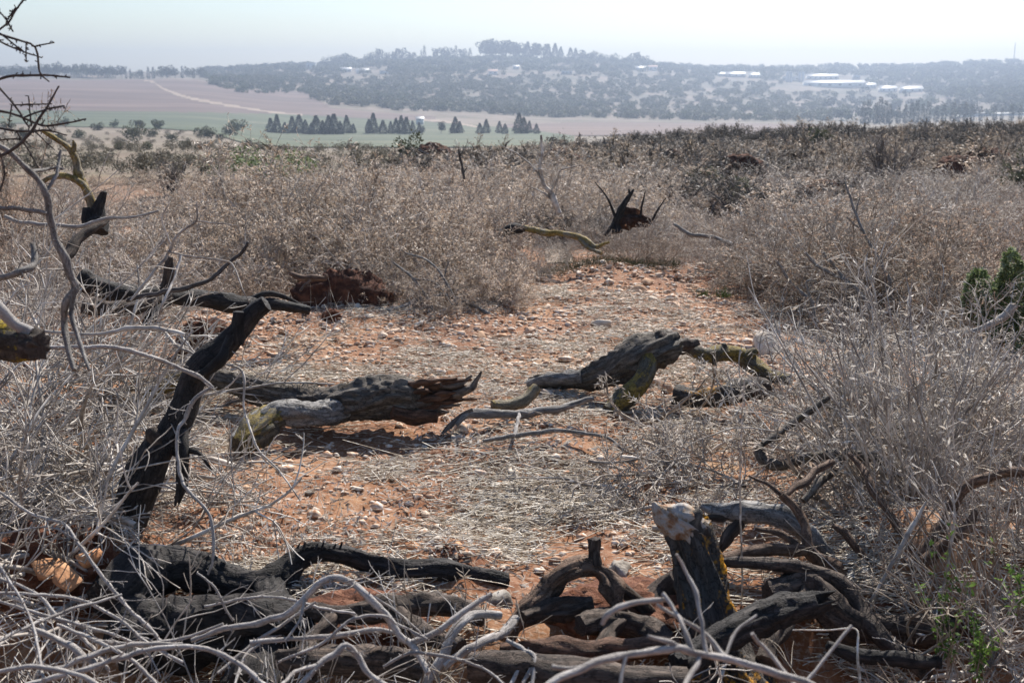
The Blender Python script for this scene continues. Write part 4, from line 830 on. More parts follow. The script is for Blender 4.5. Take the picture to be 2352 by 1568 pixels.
NB = [('thin pale branch sloping down from the left edge, below the tan rocks', [(-20, 1374, 2.85, 3.5), (102, 1412, 2.85, 4), (178, 1433, 2.85, 4), (260, 1457, 2.85, 4), (335, 1486, 2.8, 3)]), ('bent pale branch crossing it in the lower left', [(-20, 1322, 2.95, 4), (79, 1361, 2.9, 4), (147, 1433, 2.85, 5), (212, 1487, 2.8, 5), (250, 1540, 2.7, 4)]), ('short level pale branch in front of the black root mass', [(205, 1467, 2.8, 4), (290, 1477, 2.8, 4.5), (400, 1470, 2.82, 4), (513, 1432, 2.85, 3.5)]),
      ('pale branch diving to the bottom edge in the lower left', [(130, 1433, 2.7, 4), (212, 1467, 2.7, 5), (308, 1518, 2.65, 5), (360, 1572, 2.6, 4)]), ('thin pale branch crossing behind the bent one toward the right', [(470, 1392, 3.1, 3), (581, 1371, 3.1, 3.5), (649, 1373, 3.1, 3.5), (752, 1399, 3.1, 3.5), (815, 1408, 3.1, 3)]), ('steep thin twig over the black root mass', [(452, 1315, 3.1, 2.5), (492, 1347, 3.1, 3), (519, 1399, 3.1, 3), (536, 1425, 3.1, 2.5)]),
      ('pale branch rising right through the middle of the heap', [(500, 1545, 2.8, 3.5), (540, 1511, 2.85, 4), (591, 1470, 2.9, 4.5), (649, 1433, 2.95, 4), (725, 1382, 3.0, 3)]), ('pale branch lowest at the very bottom left corner', [(-20, 1545, 2.4, 6), (80, 1530, 2.42, 6), (180, 1552, 2.42, 6), (240, 1580, 2.4, 5)]), ('pale twig arching over the thick grey limb', [(880, 1530, 2.8, 3), (940, 1500, 2.82, 4), (1040, 1510, 2.82, 4), (1120, 1540, 2.8, 3.5), (1160, 1575, 2.75, 3)])]
for lb, mn in NB: branch('pale_branch', lb, 'pale_bark', mn, tw=10, tl=.25, sides=8)
# out-of-focus twig fan near the lens at the bottom right
branch('forked_twig', 'forked pale twig close to the viewer, in front of the lichen stump', 'pale_bark', [(1250, 1580, 1.75, 9), (1353, 1525, 1.8, 9), (1438, 1504, 1.84, 9), (1524, 1491, 1.86, 9), (1585, 1494, 1.88, 9), (1661, 1508, 1.9, 9), (1729, 1525, 1.9, 9), (1870, 1575, 1.9, 9)],
       [[(1590, 1496, 1.88, 7), (1575, 1450, 1.9, 6), (1550, 1400, 1.95, 5), (1522, 1362, 1.98, 5)], [(1623, 1500, 1.89, 6), (1612, 1430, 1.93, 5), (1598, 1360, 1.97, 5), (1575, 1310, 2.0, 4), (1554, 1272, 2.0, 3)], [(1661, 1508, 1.9, 7), (1620, 1455, 1.93, 6), (1570, 1425, 1.95, 5), (1508, 1386, 1.97, 4)], [(1580, 1492, 1.88, 6), (1540, 1475, 1.87, 6), (1488, 1460, 1.86, 5)], [(1438, 1504, 1.84, 5), (1425, 1570, 1.8, 5)], [(1610, 1498, 1.89, 6), (1590, 1540, 1.85, 7), (1570, 1580, 1.8, 7)], [(1665, 1510, 1.9, 4), (1690, 1450, 1.95, 4), (1738, 1412, 1.98, 3)], [(1268, 1530, 1.8, 6), (1310, 1535, 1.8, 5), (1345, 1528, 1.8, 4)]], sides=8)
branch('bent_twig', 'single blurred pale twig hooked at its left end, near the lens', 'pale_bark', [(1384, 1432, 1.95, 6), (1392, 1412, 1.95, 7), (1420, 1395, 1.96, 7), (1470, 1382, 1.97, 7), (1530, 1376, 1.98, 5)], sides=8)
branch('slanting_twig', 'blurred grey twig slanting down right of the forked one', 'pale_bark', [(1727, 1454, 2.0, 5), (1760, 1492, 2.0, 5), (1804, 1545, 1.95, 5), (1830, 1580, 1.9, 5)], sides=8)
branch('slanting_twig', 'blurred grey twig rising to the right from the bottom edge', 'pale_bark', [(1845, 1572, 2.0, 4), (1900, 1505, 2.05, 4), (1956, 1436, 2.1, 4)], sides=8)
branch('dry_stalk', 'dry pale stalk bent at a right angle over the dark hollow', 'straw', [(1820, 1446, 3.0, 1.6), (1900, 1446, 3.0, 1.8), (1966, 1444, 3.0, 2.2), (1970, 1500, 2.95, 3), (1975, 1575, 2.9, 4)], sides=5, cat='stalk')
branch('dry_stalk', 'very tall thin straight dry stalk standing before the stump', 'straw', [(1703, 1450, 3.6, 2.2), (1704, 1300, 3.6, 2.3), (1700, 1130, 3.6, 2.2), (1703, 980, 3.6, 1.8), (1710, 870, 3.6, 1.2)], sides=5, cat='stalk')
branch('bleached_stick', 'bleached curved stick leaning in front of the green seedling', 'silver_twig', [(1988, 1396, 3.5, 3), (2010, 1362, 3.5, 4), (2050, 1290, 3.55, 5), (2090, 1220, 3.6, 6), (2128, 1152, 3.65, 3)], sides=8, cat='stick')
# left: traced twigs
branch('arching_twig', 'long pale twig arching over the burnt trunk', 'pale_bark', [(-20, 812, 3.5, 4), (102, 800, 3.55, 5), (260, 799, 3.6, 5.5), (328, 814, 3.65, 5.5), (376, 830, 3.7, 5), (441, 857, 3.75, 5), (489, 890, 3.78, 4)], [[(489, 888, 3.78, 4), (444, 922, 3.76, 5), (424, 960, 3.75, 5), (408, 994, 3.72, 4), (407, 1033, 3.7, 4), (414, 1091, 3.65, 4.5), (434, 1129, 3.6, 4), (485, 1187, 3.55, 4), (489, 1282, 3.5, 3.5), (478, 1318, 3.5, 3)]], tw=6, tl=.16)
branch('bleached_twig', 'flat bleached twig left of the burnt trunk top', 'silver_twig', [(80, 760, 4.3, 4), (191, 767, 4.3, 4), (253, 765, 4.3, 5), (308, 751, 4.3, 6), (376, 758, 4.3, 6), (424, 768, 4.3, 5)], [[(376, 758, 4.3, 4), (400, 790, 4.25, 4), (450, 815, 4.2, 3)], [(415, 768, 4.3, 3), (450, 815, 4.25, 2)]], tw=5, tl=.2)
branch('hanging_twig', 'thin pale twig hanging in front of the split log', 'silver_twig', [(509, 833, 4.15, 2.5), (557, 854, 4.1, 3), (560, 932, 4.05, 2.6), (575, 985, 4.0, 2.6), (594, 1033, 3.95, 2.4), (640, 1080, 3.95, 2), (690, 1150, 3.9, 1.6)], [[(557, 854, 4.1, 2), (520, 890, 4.1, 2), (485, 905, 4.1, 1.6)], [(560, 880, 4.1, 1.5), (600, 856, 4.12, 1.4), (640, 850, 4.15, 1)]], tw=5, tl=.16, sides=6)
branch('upright_twig', 'slim grey twig with two prongs standing above the dark logs at left', 'grey_twig', [(300, 690, 5.2, 3), (385, 585, 5.3, 4), (400, 550, 5.3, 3.5), (428, 524, 5.3, 3), (452, 505, 5.3, 2.5), (452, 464, 5.3, 1.5)], [[(392, 560, 5.3, 2.5), (382, 535, 5.3, 2), (372, 500, 5.3, 2), (390, 465, 5.3, 1.2)], [(452, 508, 5.3, 2), (500, 513, 5.3, 1.8), (545, 518, 5.3, 1.2)], [(385, 577, 5.3, 2.5), (430, 588, 5.25, 2.5), (500, 597, 5.2, 2.5), (535, 610, 5.2, 2), (560, 670, 5.1, 1.5), (575, 698, 5.1, 1.2)], [(416, 588, 5.2, 3), (400, 640, 5.1, 3), (378, 690, 5.0, 3), (362, 735, 5.0, 2)]], tw=3, tl=.12, sides=6)
branch('dark_twig', 'dark curved twig rising left of the red root ball', 'dark_twig', [(290, 690, 5.6, 5), (370, 672, 5.6, 6), (430, 660, 5.6, 6), (485, 640, 5.65, 5), (530, 600, 5.7, 4), (562, 572, 5.7, 4), (570, 555, 5.7, 3)], tw=2, tl=.15, sides=8)
branch('arching_branch', 'speckled grey branch arching off the big brush heap onto the stones', 'grey_bark', [(730, 742, 8.2, 7), (770, 722, 8.25, 7), (820, 714, 8.3, 7), (910, 712, 8.3, 7), (960, 690, 8.4, 7), (1010, 680, 8.5, 6), (1060, 690, 8.5, 5), (1110, 715, 8.4, 5), (1150, 742, 8.3, 4)], [[(915, 712, 8.3, 4), (940, 735, 8.2, 3), (985, 748, 8.1, 2)], [(960, 690, 8.4, 4), (1000, 660, 8.5, 3), (1050, 650, 8.6, 2)]], tw=4, tl=.2, sides=8)
# tree at the left edge
branch('grey_sapling', 'knobbly grey branch standing at the left edge, bent like an elbow', 'grey_bark', [(-10, 330, 3.3, 6), (24, 350, 3.3, 6.5), (72, 397, 3.3, 7), (109, 450, 3.3, 7.5), (116, 515, 3.3, 8), (126, 552, 3.3, 8), (150, 593, 3.3, 8.5), (164, 634, 3.3, 9), (174, 660, 3.3, 10), (157, 696, 3.3, 9), (150, 745, 3.3, 8), (158, 800, 3.25, 7), (170, 850, 3.2, 5)], [[(-20, 477, 3.2, 5), (40, 480, 3.22, 5), (105, 490, 3.28, 5)], [(172, 660, 3.3, 8), (165, 720, 3.28, 6), (185, 790, 3.22, 5), (205, 850, 3.15, 4)], [(-20, 640, 3.2, 7), (40, 628, 3.2, 8), (80, 605, 3.25, 8), (75, 560, 3.3, 6)], [(105, 440, 3.3, 4), (130, 400, 3.35, 4), (140, 345, 3.4, 3)], [(70, 395, 3.3, 4), (120, 387, 3.4, 3.5), (145, 388, 3.4, 3)]], tw=5, tl=.25, cat='branch', sides=12)
DT = [('dark twig against the sky, topmost at the left edge', [(62, -10, 3.0, 2), (35, 25, 3.0, 2.5), (20, 50, 3.0, 2.5), (0, 68, 3.0, 2.5), (-20, 85, 3.0, 2.5)], [[(-10, 15, 3.0, 2), (17, 48, 3.0, 2.2), (30, 73, 3.0, 2)], [(18, 45, 3.0, 2), (36, 18, 3.0, 1.6)]]),
      ('drooping dark twig with four prongs against the hazy hills', [(-15, 74, 3.05, 3), (34, 89, 3.05, 2.8), (82, 110, 3.05, 2.6), (89, 157, 3.05, 2.4), (97, 174, 3.05, 2), (113, 188, 3.05, 1.6)], [[(80, 107, 3.05, 2), (125, 98, 3.05, 1.5)], [(-15, 90, 3.05, 2.5), (27, 109, 3.05, 2.4), (55, 120, 3.05, 2), (96, 133, 3.05, 1.6)], [(60, 100, 3.05, 1.8), (60, 143, 3.05, 1.4)], [(0, 77, 3.05, 2), (40, 108, 3.04, 2), (55, 120, 3.04, 1.6)]]),
      ('straight horizontal dark twig over the far brown field', [(-15, 187, 3.1, 3), (20, 176, 3.1, 3.2), (103, 173, 3.1, 2.8), (161, 178, 3.1, 2)], []),
      ('long dark twig slanting up over the brown field', [(-20, 366, 3.15, 4), (27, 345, 3.15, 4), (68, 308, 3.15, 3.6), (82, 284, 3.15, 3.2), (113, 239, 3.15, 2.6), (135, 198, 3.15, 1.8)], [[(105, 250, 3.15, 2), (148, 244, 3.15, 1.5)], [(55, 270, 3.15, 2), (105, 252, 3.15, 2), (148, 243, 3.15, 1.4)], [(72, 290, 3.15, 2), (65, 220, 3.15, 1.4)]]),
      ('dark twig bending right with short spurs over the green field', [(-15, 250, 3.2, 3), (44, 267, 3.2, 3), (85, 284, 3.2, 2.8), (109, 289, 3.2, 2.6), (167, 280, 3.2, 2.2), (198, 273, 3.2, 1.8)], [[(-10, 192, 3.2, 2.5), (32, 241, 3.2, 2.6), (61, 284, 3.2, 2.4), (68, 295, 3.2, 2)], [(32, 241, 3.2, 2), (75, 240, 3.2, 1.8), (120, 239, 3.2, 1.4)], [(27, 242, 3.2, 1.8), (20, 290, 3.2, 1.4)]]),
      ('lowest of the dark twigs at the left edge, spurs hanging down', [(-15, 292, 3.25, 3), (51, 301, 3.25, 2.8), (109, 300, 3.25, 2.4), (154, 311, 3.25, 1.6)], [[(80, 302, 3.25, 2), (126, 345, 3.25, 1.4)], [(38, 302, 3.25, 2.2), (68, 350, 3.25, 2), (88, 385, 3.25, 1.5)], [(0, 322, 3.25, 2), (50, 320, 3.25, 1.8), (72, 338, 3.25, 1.3)], [(0, 350, 3.25, 2.2), (10, 400, 3.25, 2), (0, 440, 3.25, 2)]])]
for lb, mn, fk in DT: branch('dark_bare_twig', lb, 'dark_twig', mn, fk, tw=9, tl=.12, sides=7, cat='twig')
e, _ = thing_at('sawn_log', 50, 780, 3.0, 'sawn log end with yellow lichen poking in at the left edge', 'log')
part(e, 'trunk', [(-60, 775, 3.0, 42), (0, 780, 3.0, 42), (45, 788, 2.98, 40), (80, 793, 2.96, 34)], 'lemon_bark', sides=34, fiss=.2)
part(e, 'dark_end', [(58, 790, 2.97, 37), (80, 795, 2.95, 38), (92, 797, 2.94, 33)], 'charred_brown', sides=30, fiss=.3)
part(e, 'side_branch', [(-20, 690, 2.95, 13), (30, 735, 2.95, 13), (70, 765, 2.95, 14)], 'pale_bark', sides=14)
# yellow olive limb, upper left
e, _ = thing_at('olive_stump', 215, 500, 7.2, 'yellowish crooked olive limb standing on a black stump, upper left', 'tree stump')
part(e, 'limb', [(214, 505, 7.2, 12), (212, 470, 7.2, 11), (196, 425, 7.2, 10), (181, 398, 7.2, 10), (167, 352, 7.2, 8), (130, 320, 7.2, 6), (96, 300, 7.2, 4)], 'yellow_bark', sides=14)
part(e, 'limb', [(212, 485, 7.15, 10), (205, 450, 7.15, 9), (185, 420, 7.15, 8), (150, 404, 7.15, 7), (115, 410, 7.15, 6), (92, 422, 7.15, 4)], 'yellow_bark', sides=14)
part(e, 'dead_prong', [(167, 356, 7.2, 6), (170, 335, 7.2, 5), (168, 322, 7.2, 2)], 'yellow_bark', sides=10)
part(e, 'stump', [[(222, 530, 7.1, 26), (222, 500, 7.15, 20), (232, 470, 7.15, 11), (240, 440, 7.15, 8)], [(205, 520, 7.1, 14), (204, 480, 7.15, 12)]], 'charred', sides=16, fiss=.2)
pile('bleached_branch', 'bleached wavy branch lying on the brush left of the black stump', 'branch', 'pale_bark', [(10, 497, 6.0, 5), (58, 511, 6.0, 5), (178, 520, 6.0, 5), (240, 502, 6.0, 4), (300, 500, 6.0, 3), (365, 484, 6.0, 2.5)], sides=8)
pile('dark_branch', 'dark leaning branch below the black olive stump', 'branch', 'charred_brown', [(150, 590, 6.0, 13), (180, 555, 6.1, 13), (215, 525, 6.2, 11), (245, 505, 6.3, 7)], sides=10)

# dark log pile in the middle left
e, _ = thing_at('burnt_log_pile', 450, 735, 6.9, 'burnt logs and roots tangled in front of the big brush heap', 'burnt log')
part(e, 'log', [(180, 640, 6.5, 22), (260, 660, 6.6, 24), (360, 678, 6.8, 20), (450, 686, 7.0, 20), (540, 694, 7.1, 20), (620, 700, 7.2, 14), (710, 712, 7.3, 10)], 'charred', sides=18, lump=.2)
part(e, 'log', [(190, 700, 6.2, 20), (290, 705, 6.3, 18), (370, 690, 6.5, 16)], 'charred_brown', sides=16)
part(e, 'stake', [(384, 700, 6.6, 14), (378, 655, 6.6, 15), (386, 615, 6.6, 11), (393, 590, 6.6, 5)], 'charred_brown')
part(e, 'root', [(330, 760, 6.3, 12), (350, 720, 6.4, 14), (380, 690, 6.5, 10)], 'charred')
part(e, 'root', [(560, 690, 7.2, 6), (610, 676, 7.2, 7), (660, 684, 7.3, 5), (710, 712, 7.4, 3)], 'charred')
pile('burnt_pole', 'thin burnt pole lying left of the red root ball', 'branch', 'charred', [(600, 700, 7.3, 9), (650, 706, 7.35, 10), (690, 710, 7.4, 11), (712, 715, 7.4, 9)], sides=12)

# middle distance: pulled-out stump, yellow branch, bleached tree, bare tree
e, _ = thing_at('burnt_stump', 1440, 530, 11.3, 'black uprooted stump with raised prongs beyond the clearing', 'tree stump')
part(e, 'trunk', [(1418, 535, 11.3, 14), (1422, 500, 11.3, 10), (1434, 470, 11.3, 6.5), (1448, 448, 11.3, 5), (1456, 434, 11.3, 2)], 'charred', sides=12)
part(e, 'prong', [[(1415, 505, 11.3, 4), (1395, 455, 11.3, 2.4), (1366, 418, 11.3, 1.2)], [(1470, 500, 11.3, 3.5), (1476, 465, 11.3, 2.2), (1482, 440, 11.3, 1.2)], [(1490, 520, 11.3, 3.5), (1512, 480, 11.3, 2.2), (1530, 455, 11.3, 1.2)], [(1448, 448, 11.3, 4), (1444, 434, 11.3, 2)], [(1410, 510, 11.3, 5), (1390, 540, 11.2, 4)]], 'charred', sides=7)
part(e, 'root_plate', [(1418, 512, 11.35, 12), (1435, 502, 11.35, 22), (1455, 498, 11.35, 25), (1478, 508, 11.35, 18), (1492, 516, 11.35, 7)], 'root_dirt', lump=.45, fiss=.4, sides=26)
e, _ = thing_at('yellow_branch', 1280, 570, 10.4, 'crooked yellowish branch lying on the brush beyond the clearing', 'branch')
part(e, 'limb', [(1205, 523, 10.5, 7), (1250, 535, 10.4, 7.5), (1300, 540, 10.3, 7.5), (1340, 550, 10.2, 7), (1365, 568, 10.1, 6), (1385, 560, 10.1, 4), (1400, 556, 10.1, 2.5)], 'yellow_bark', sides=12)
part(e, 'fork', [(1330, 548, 10.2, 6), (1355, 570, 10.1, 5), (1382, 582, 10.0, 4)], 'yellow_bark', sides=10)
part(e, 'dark_butt', [(1145, 540, 10.5, 12), (1170, 530, 10.5, 14), (1205, 524, 10.5, 8)], 'charred', sides=12, jag=.06)
e, bt = thing_at('bleached_tree', 1280, 490, 11.6, 'small bleached dead tree with bare white branches, behind the clearing', 'dead tree')
part(e, 'trunk', [(1285, 490, 11.6, 7), (1272, 455, 11.6, 6.5), (1250, 420, 11.6, 5.5), (1242, 385, 11.6, 4.6), (1245, 345, 11.6, 3.6), (1243, 310, 11.6, 2)], 'silver_twig', sides=8)
part(e, 'branch', [[(1250, 420, 11.6, 3), (1225, 385, 11.6, 2.5), (1190, 355, 11.6, 1.8), (1150, 335, 11.6, 1)], [(1244, 365, 11.6, 2), (1262, 348, 11.6, 1.6), (1270, 325, 11.6, 1)], [(1265, 445, 11.6, 3), (1280, 410, 11.6, 2.6), (1290, 390, 11.6, 2), (1330, 380, 11.6, 1.2)], [(1278, 470, 11.6, 3), (1250, 445, 11.6, 2.5), (1220, 430, 11.6, 1.6)], [(1245, 395, 11.6, 2), (1232, 370, 11.6, 1.6), (1238, 350, 11.6, 1)]], 'silver_twig', sides=6)
mb = MB(); r0 = np.random.default_rng(3); par = np.stack([np.linspace(T(1285, 490, 11.6), T(1245, 345, 11.6), 6) - np.array(e.location)] * 1); q = offshoots(r0, par, 26, .2, 1, (.5, 1.2), (.25, .6), 6, .16, .03); tubes(mb, q, np.linspace(.006, .002, 6)[None], 4); q2 = offshoots(r0, q, 5, .2, .95, (.4, 1.), (.3, .5), 5, .15); tubes(mb, q2, np.linspace(.003, .0015, 5)[None], 3); mb.build('twigs', M['silver_twig'], e)
def bare_tree(px, py, y, hpx, label, m='dim_twig', seed=1, n=9, spread=.45):
    r0 = np.random.default_rng(seed); x, y, z = at_far(px, y); h = hpx * y / F; e = empty('bare_tree', (x, y, z - .03), label, 'bare tree', None)
    st = grow(r0, np.zeros((n, 3)) + r0.normal(size=(n, 3)) * [.06, .06, 0], np.stack([r0.normal(size=n) * spread, r0.normal(size=n) * spread, np.ones(n)], 1), h * r0.uniform(.7, 1.05, n), 8, .07, .03)
    mb = MB(); tubes(mb, st, np.linspace(.028, .006, 8)[None] * h / 2, 6); mb.build('stems', M[m], e)
    mb = MB(); q = offshoots(r0, st, 14, .2, 1, (.3, .8), (.2, .42), 6, .1, .04); tubes(mb, q, np.linspace(.010, .005, 6)[None] * h / 2, 4); q2 = offshoots(r0, q, 6, .2, 1, (.3, .9), (.25, .5), 4, .12, .03); tubes(mb, q2, np.linspace(.006, .0035, 4)[None] * h / 2, 3); mb.build('twigs', M[m], e)
bare_tree(2030, 440, 21, 150, 'tall bare dark tree standing in the brush at the right', seed=4, n=14, spread=.36)
bare_tree(395, 430, 20, 95, 'upright bare greyish shrub rising above the brush at the left', 'dim_twig', 5, 16, .3)
bare_tree(2280, 330, 45, 70, 'dark bare tree on the brush skyline near the right edge', seed=6, n=8)
bare_tree(2130, 320, 46, 62, 'bare dark sapling on the brush skyline, left of the rightmost bare tree', seed=7, n=8)
bare_tree(1800, 320, 48, 50, 'low bare bush-like tree on the brush skyline, furthest left of those', seed=8, n=12, spread=.7)
branch('dark_prong', 'single dark upright prong sticking out of the brush in the middle distance', 'dark_twig', [(1066, 420, 14, 3), (1062, 385, 14, 3), (1056, 355, 14, 2.5), (1053, 342, 14, 1.5)], [[(1064, 400, 14, 2), (1072, 385, 14, 1.2)]], sides=6)

for lb, mn, fk in [('speckled pale branch slanting through the rusty heap at the right', [(1849, 580, 8.2, 3.5), (1880, 614, 8.2, 4), (1941, 645, 8.2, 4.5), (1972, 669, 8.2, 5), (2003, 710, 8.15, 5)], [[(1890, 580, 8.25, 3), (1917, 611, 8.25, 3.5), (1944, 643, 8.2, 4)]]),
                   ('tall pale branch leaning left out of the rusty heap', [(1941, 419, 8.6, 2), (1965, 488, 8.5, 3), (1985, 535, 8.4, 3), (2016, 590, 8.3, 3.5), (2040, 638, 8.2, 4), (2050, 690, 8.2, 4)], [[(1965, 488, 8.5, 2), (1974, 455, 8.5, 1.2)], [(1985, 535, 8.4, 2), (1945, 500, 8.4, 1.4)]]),
                   ('low pale branch at the left foot of the rusty heap', [(1784, 600, 8.3, 3), (1808, 638, 8.3, 4), (1832, 665, 8.3, 4.5), (1873, 699, 8.2, 5), (1907, 716, 8.2, 5)], []),
                   ('grey branch lying on the silvery brush, left of the rusty heap', [(1548, 515, 10.3, 3.5), (1592, 539, 10.2, 5), (1644, 546, 10.2, 5), (1681, 563, 10.1, 5)], []),
                   ('hooked thorny pale whip in front of the rusty heap', [(1880, 762, 6.4, 3), (1862, 690, 6.4, 3), (1852, 655, 6.4, 2.6), (1860, 643, 6.4, 2), (1876, 647, 6.4, 1.4)], [[(1858, 672, 6.4, 1.5), (1880, 668, 6.4, 1)], [(1866, 710, 6.4, 1.5), (1890, 702, 6.4, 1)]]),
                   ('grey stick standing in the big tan heap behind the clearing', [(1050, 700, 8.3, 3), (1020, 640, 8.4, 3), (985, 600, 8.5, 2.5), (930, 580, 8.6, 2)], [[(1020, 640, 8.4, 2), (1030, 600, 8.4, 1.4)]]),
                   ('curved bare branch at the right foot of the big tan heap', [(900, 600, 8.5, 2), (950, 640, 8.4, 3.5), (985, 690, 8.3, 4), (1000, 735, 8.2, 3)], [[(950, 640, 8.4, 2.4), (1000, 650, 8.3, 2), (1040, 700, 8.2, 1.5)]])]:
    branch('dead_branch', lb, 'grey_bark', mn, fk, tw=3, tl=.25, sides=8)
# red earth: root balls and clods
def lump(name, px, py, y, rx, ry, rz, label, cat='root ball', seed=0, m='clod', rocks=0):
    r0 = np.random.default_rng(seed + 50); nu_, nv_ = 44, 26; a, b = np.meshgrid(np.linspace(0, 2 * math.pi, nu_, endpoint=False), np.linspace(-.35, math.pi / 2 - .02, nv_), indexing='ij')
    d = np.stack([np.cos(a) * np.cos(b), np.sin(a) * np.cos(b), np.sin(b)], -1); k = 1 + .15 * fnoise(d * 1.8 + seed * 9, 2) + .10 * fnoise(d * 6 + seed * 9, 3) + .06 * vnoise(d * 18 + seed)
    v = d * k[..., None] * np.array([rx, ry, rz]); ii = np.arange(nu_ * nv_).reshape(nu_, nv_); jj = np.roll(ii, -1, 0)
    e, p = thing_at(name, px, py, y, label, cat); mb = MB(); mb.add(v, np.stack([ii[:, :-1], jj[:, :-1], jj[:, 1:], ii[:, 1:]], -1).reshape(-1, 4)); o = mb.build('soil', M[m], e)
    return e
lump('root_ball', 785, 708, 8.5, .40, .24, .28, 'large red-earth root ball under the big brush heap', m='dark_clod', seed=1)
lump('root_ball', 470, 760, 7.2, .17, .14, .19, 'red-earth root ball just left of the burnt trunk top', m='dark_clod', seed=2)
lump('earth_clod', 762, 712, 8.0, .07, .06, .06, 'small round red clod at the foot of the large root ball', 'clod', 3)
lump('earth_clod', 130, 1330, 3.75, .22, .18, .2, 'lump of red earth holding pale rocks at the left', 'clod', 4)
lump('earth_clod', 2105, 1200, 4.3, .10, .10, .12, 'red clod hanging in the twigs at the right', 'clod', 5)
lump('earth_clod', 2060, 1430, 3.75, .36, .25, .20, 'big shaded earth mass under the roots at the right', 'root ball', 6)
lump('earth_clod', 1035, 1300, 3.95, .10, .08, .08, 'red clod behind the charred log tip', 'clod', 7)
lump('earth_clod', 1400, 660, 9.9, .22, .12, .08, 'low ridge of dug red earth at the back of the clearing', 'clod', 8)
lump('earth_clod', 1640, 660, 9.8, .28, .12, .09, 'longer red earth ridge at the back right of the clearing', 'clod', 9)
lump('earth_clod', 1450, 1440, 3.6, .30, .2, .14, 'shaded earth mound beneath the arched root', 'clod', 10)
lump('earth_clod', 820, 1450, 3.6, .36, .2, .12, 'dark earth mound beneath the pale branches', 'clod', 11)
e, _ = thing_at('bare_root', 720, 640, 8.3, 'pale peeled root lying on top of the large root ball', 'root'); part(e, 'root', [(668, 628, 8.25, 6), (690, 640, 8.2, 8), (720, 638, 8.2, 9), (745, 640, 8.2, 6), (750, 630, 8.2, 3)], 'root', sides=10); part(e, 'fork', [(720, 638, 8.2, 6), (700, 655, 8.15, 4), (690, 668, 8.1, 3)], 'root', sides=8)

for i, (px, py, y, sz, lb) in enumerate([(1700, 365, 24, .55, 'dug-up dark red earth mound in the middle of the brush field'), (1540, 350, 30, .5, 'dark red root mass near the brush skyline, left of the bare bush-like tree'), (995, 325, 40, .8, 'dark bushy root mound at the end of the dirt path'), (1010, 385, 24, .3, 'small black root stub left of the dark prong'), (1030, 405, 20, .3, 'reddish root clump left of the dark prong'), (1890, 420, 17, .45, 'low red earth heap in front of the tall bare tree'),
        (2200, 395, 24, .55, 'dark uprooted root mass in the brush at the right'), (2265, 370, 28, .6, 'dark root mass further back, near the right edge'), (1290, 355, 30, .6, 'dark tangle of roots behind the bleached dead tree'), (1380, 395, 22, .3, 'small dark earth clod right of the bleached dead tree')]):
    x_, y_, z_ = at_far(px, y); 
    e = lump('root_mound', px, py, y, sz, sz * .7, sz * .75, lb, 'root mound', 30 + i, 'dark_clod'); e.location = (x_, y_, z_ + .12)
# ------------------------------------------------------------------ brush heaps
def crown(seed, n1=24, L=1.0, m2=9, m3=7, leaf=3, leafL=.045, leafW=.011, rise=(.15, .9), r1=.009, rtip=.0011, wob=.09, spread=.25, grav=-.02, sides3=3, flatten=1.0, thick=1.0, l2=(.35, .7), l3=(.3, .6)):
    """one felled crown lying in a heap: stems, side shoots, fine twigs and withered leaves, around the origin"""
    r = np.random.default_rng(seed); a = r.uniform(0, 6.283, n1); el = r.uniform(*rise, n1)
    d = np.stack([np.cos(a) * np.cos(el), np.sin(a) * np.cos(el), np.sin(el)], 1)
    st = np.stack([r.normal(size=n1) * spread, r.normal(size=n1) * spread, r.uniform(.0, .12, n1)], 1)
    s1 = grow(r, st, d, L * r.uniform(.6, 1.1, n1), 9, wob, grav)
    s2 = offshoots(r, s1, m2, .1, 1, (.35, 1.0), l2, 7, wob * 1.2, .0)
    s3 = offshoots(r, s2, m3, .1, 1, (.35, 1.1), l3, 5, wob * 1.3, -.01)
    for s in (s1, s2, s3): s[..., 2] = np.where(s[..., 2] < 0, -.35 * s[..., 2], s[..., 2]) * flatten
    mb = MB(); tubes(mb, s1, np.linspace(r1, r1 * .35, 9)[None] * r.uniform(.6, 1.3, (n1, 1)) * thick, 5)
    tubes(mb, s2, np.linspace(r1 * .35, r1 * .16, 7)[None] * thick, 4); tubes(mb, s3, np.linspace(max(r1 * .17, rtip * 1.3), rtip, 5)[None] * thick, sides3)
    lf = None
    if leaf:
        nn = len(s3) * leaf; i = r.integers(0, len(s3), nn); t = r.uniform(.2, 1, nn) * 3.99; k = t.astype(int); f = (t - k)[:, None]
        at = s3[i, k] * (1 - f) + s3[i, k + 1] * f; ax = unit(s3[i, k + 1] - s3[i, k]); lf = leaves(MB(), r, at, leafL, leafW, -.5, ax)
    return mb, lf

def near_heap(name, label, px, py, y, seed, m='silver_twig', lm='silver_leaf', group=None, sc=1.0, rot=None, **kw):
    p = T(px, py, y); p[2] = hz_(p[0], y) - .02; mb, lf = crown(seed, **kw)
    o = mb.build(name, M[m]); o.location = tuple(p); o.scale = (sc, sc, sc); o.rotation_euler = (0, 0, rot if rot is not None else seed * 1.7); tag(o, label, 'brush heap', group)
    if lf: lf.build('foliage', M[lm], o)
    return o

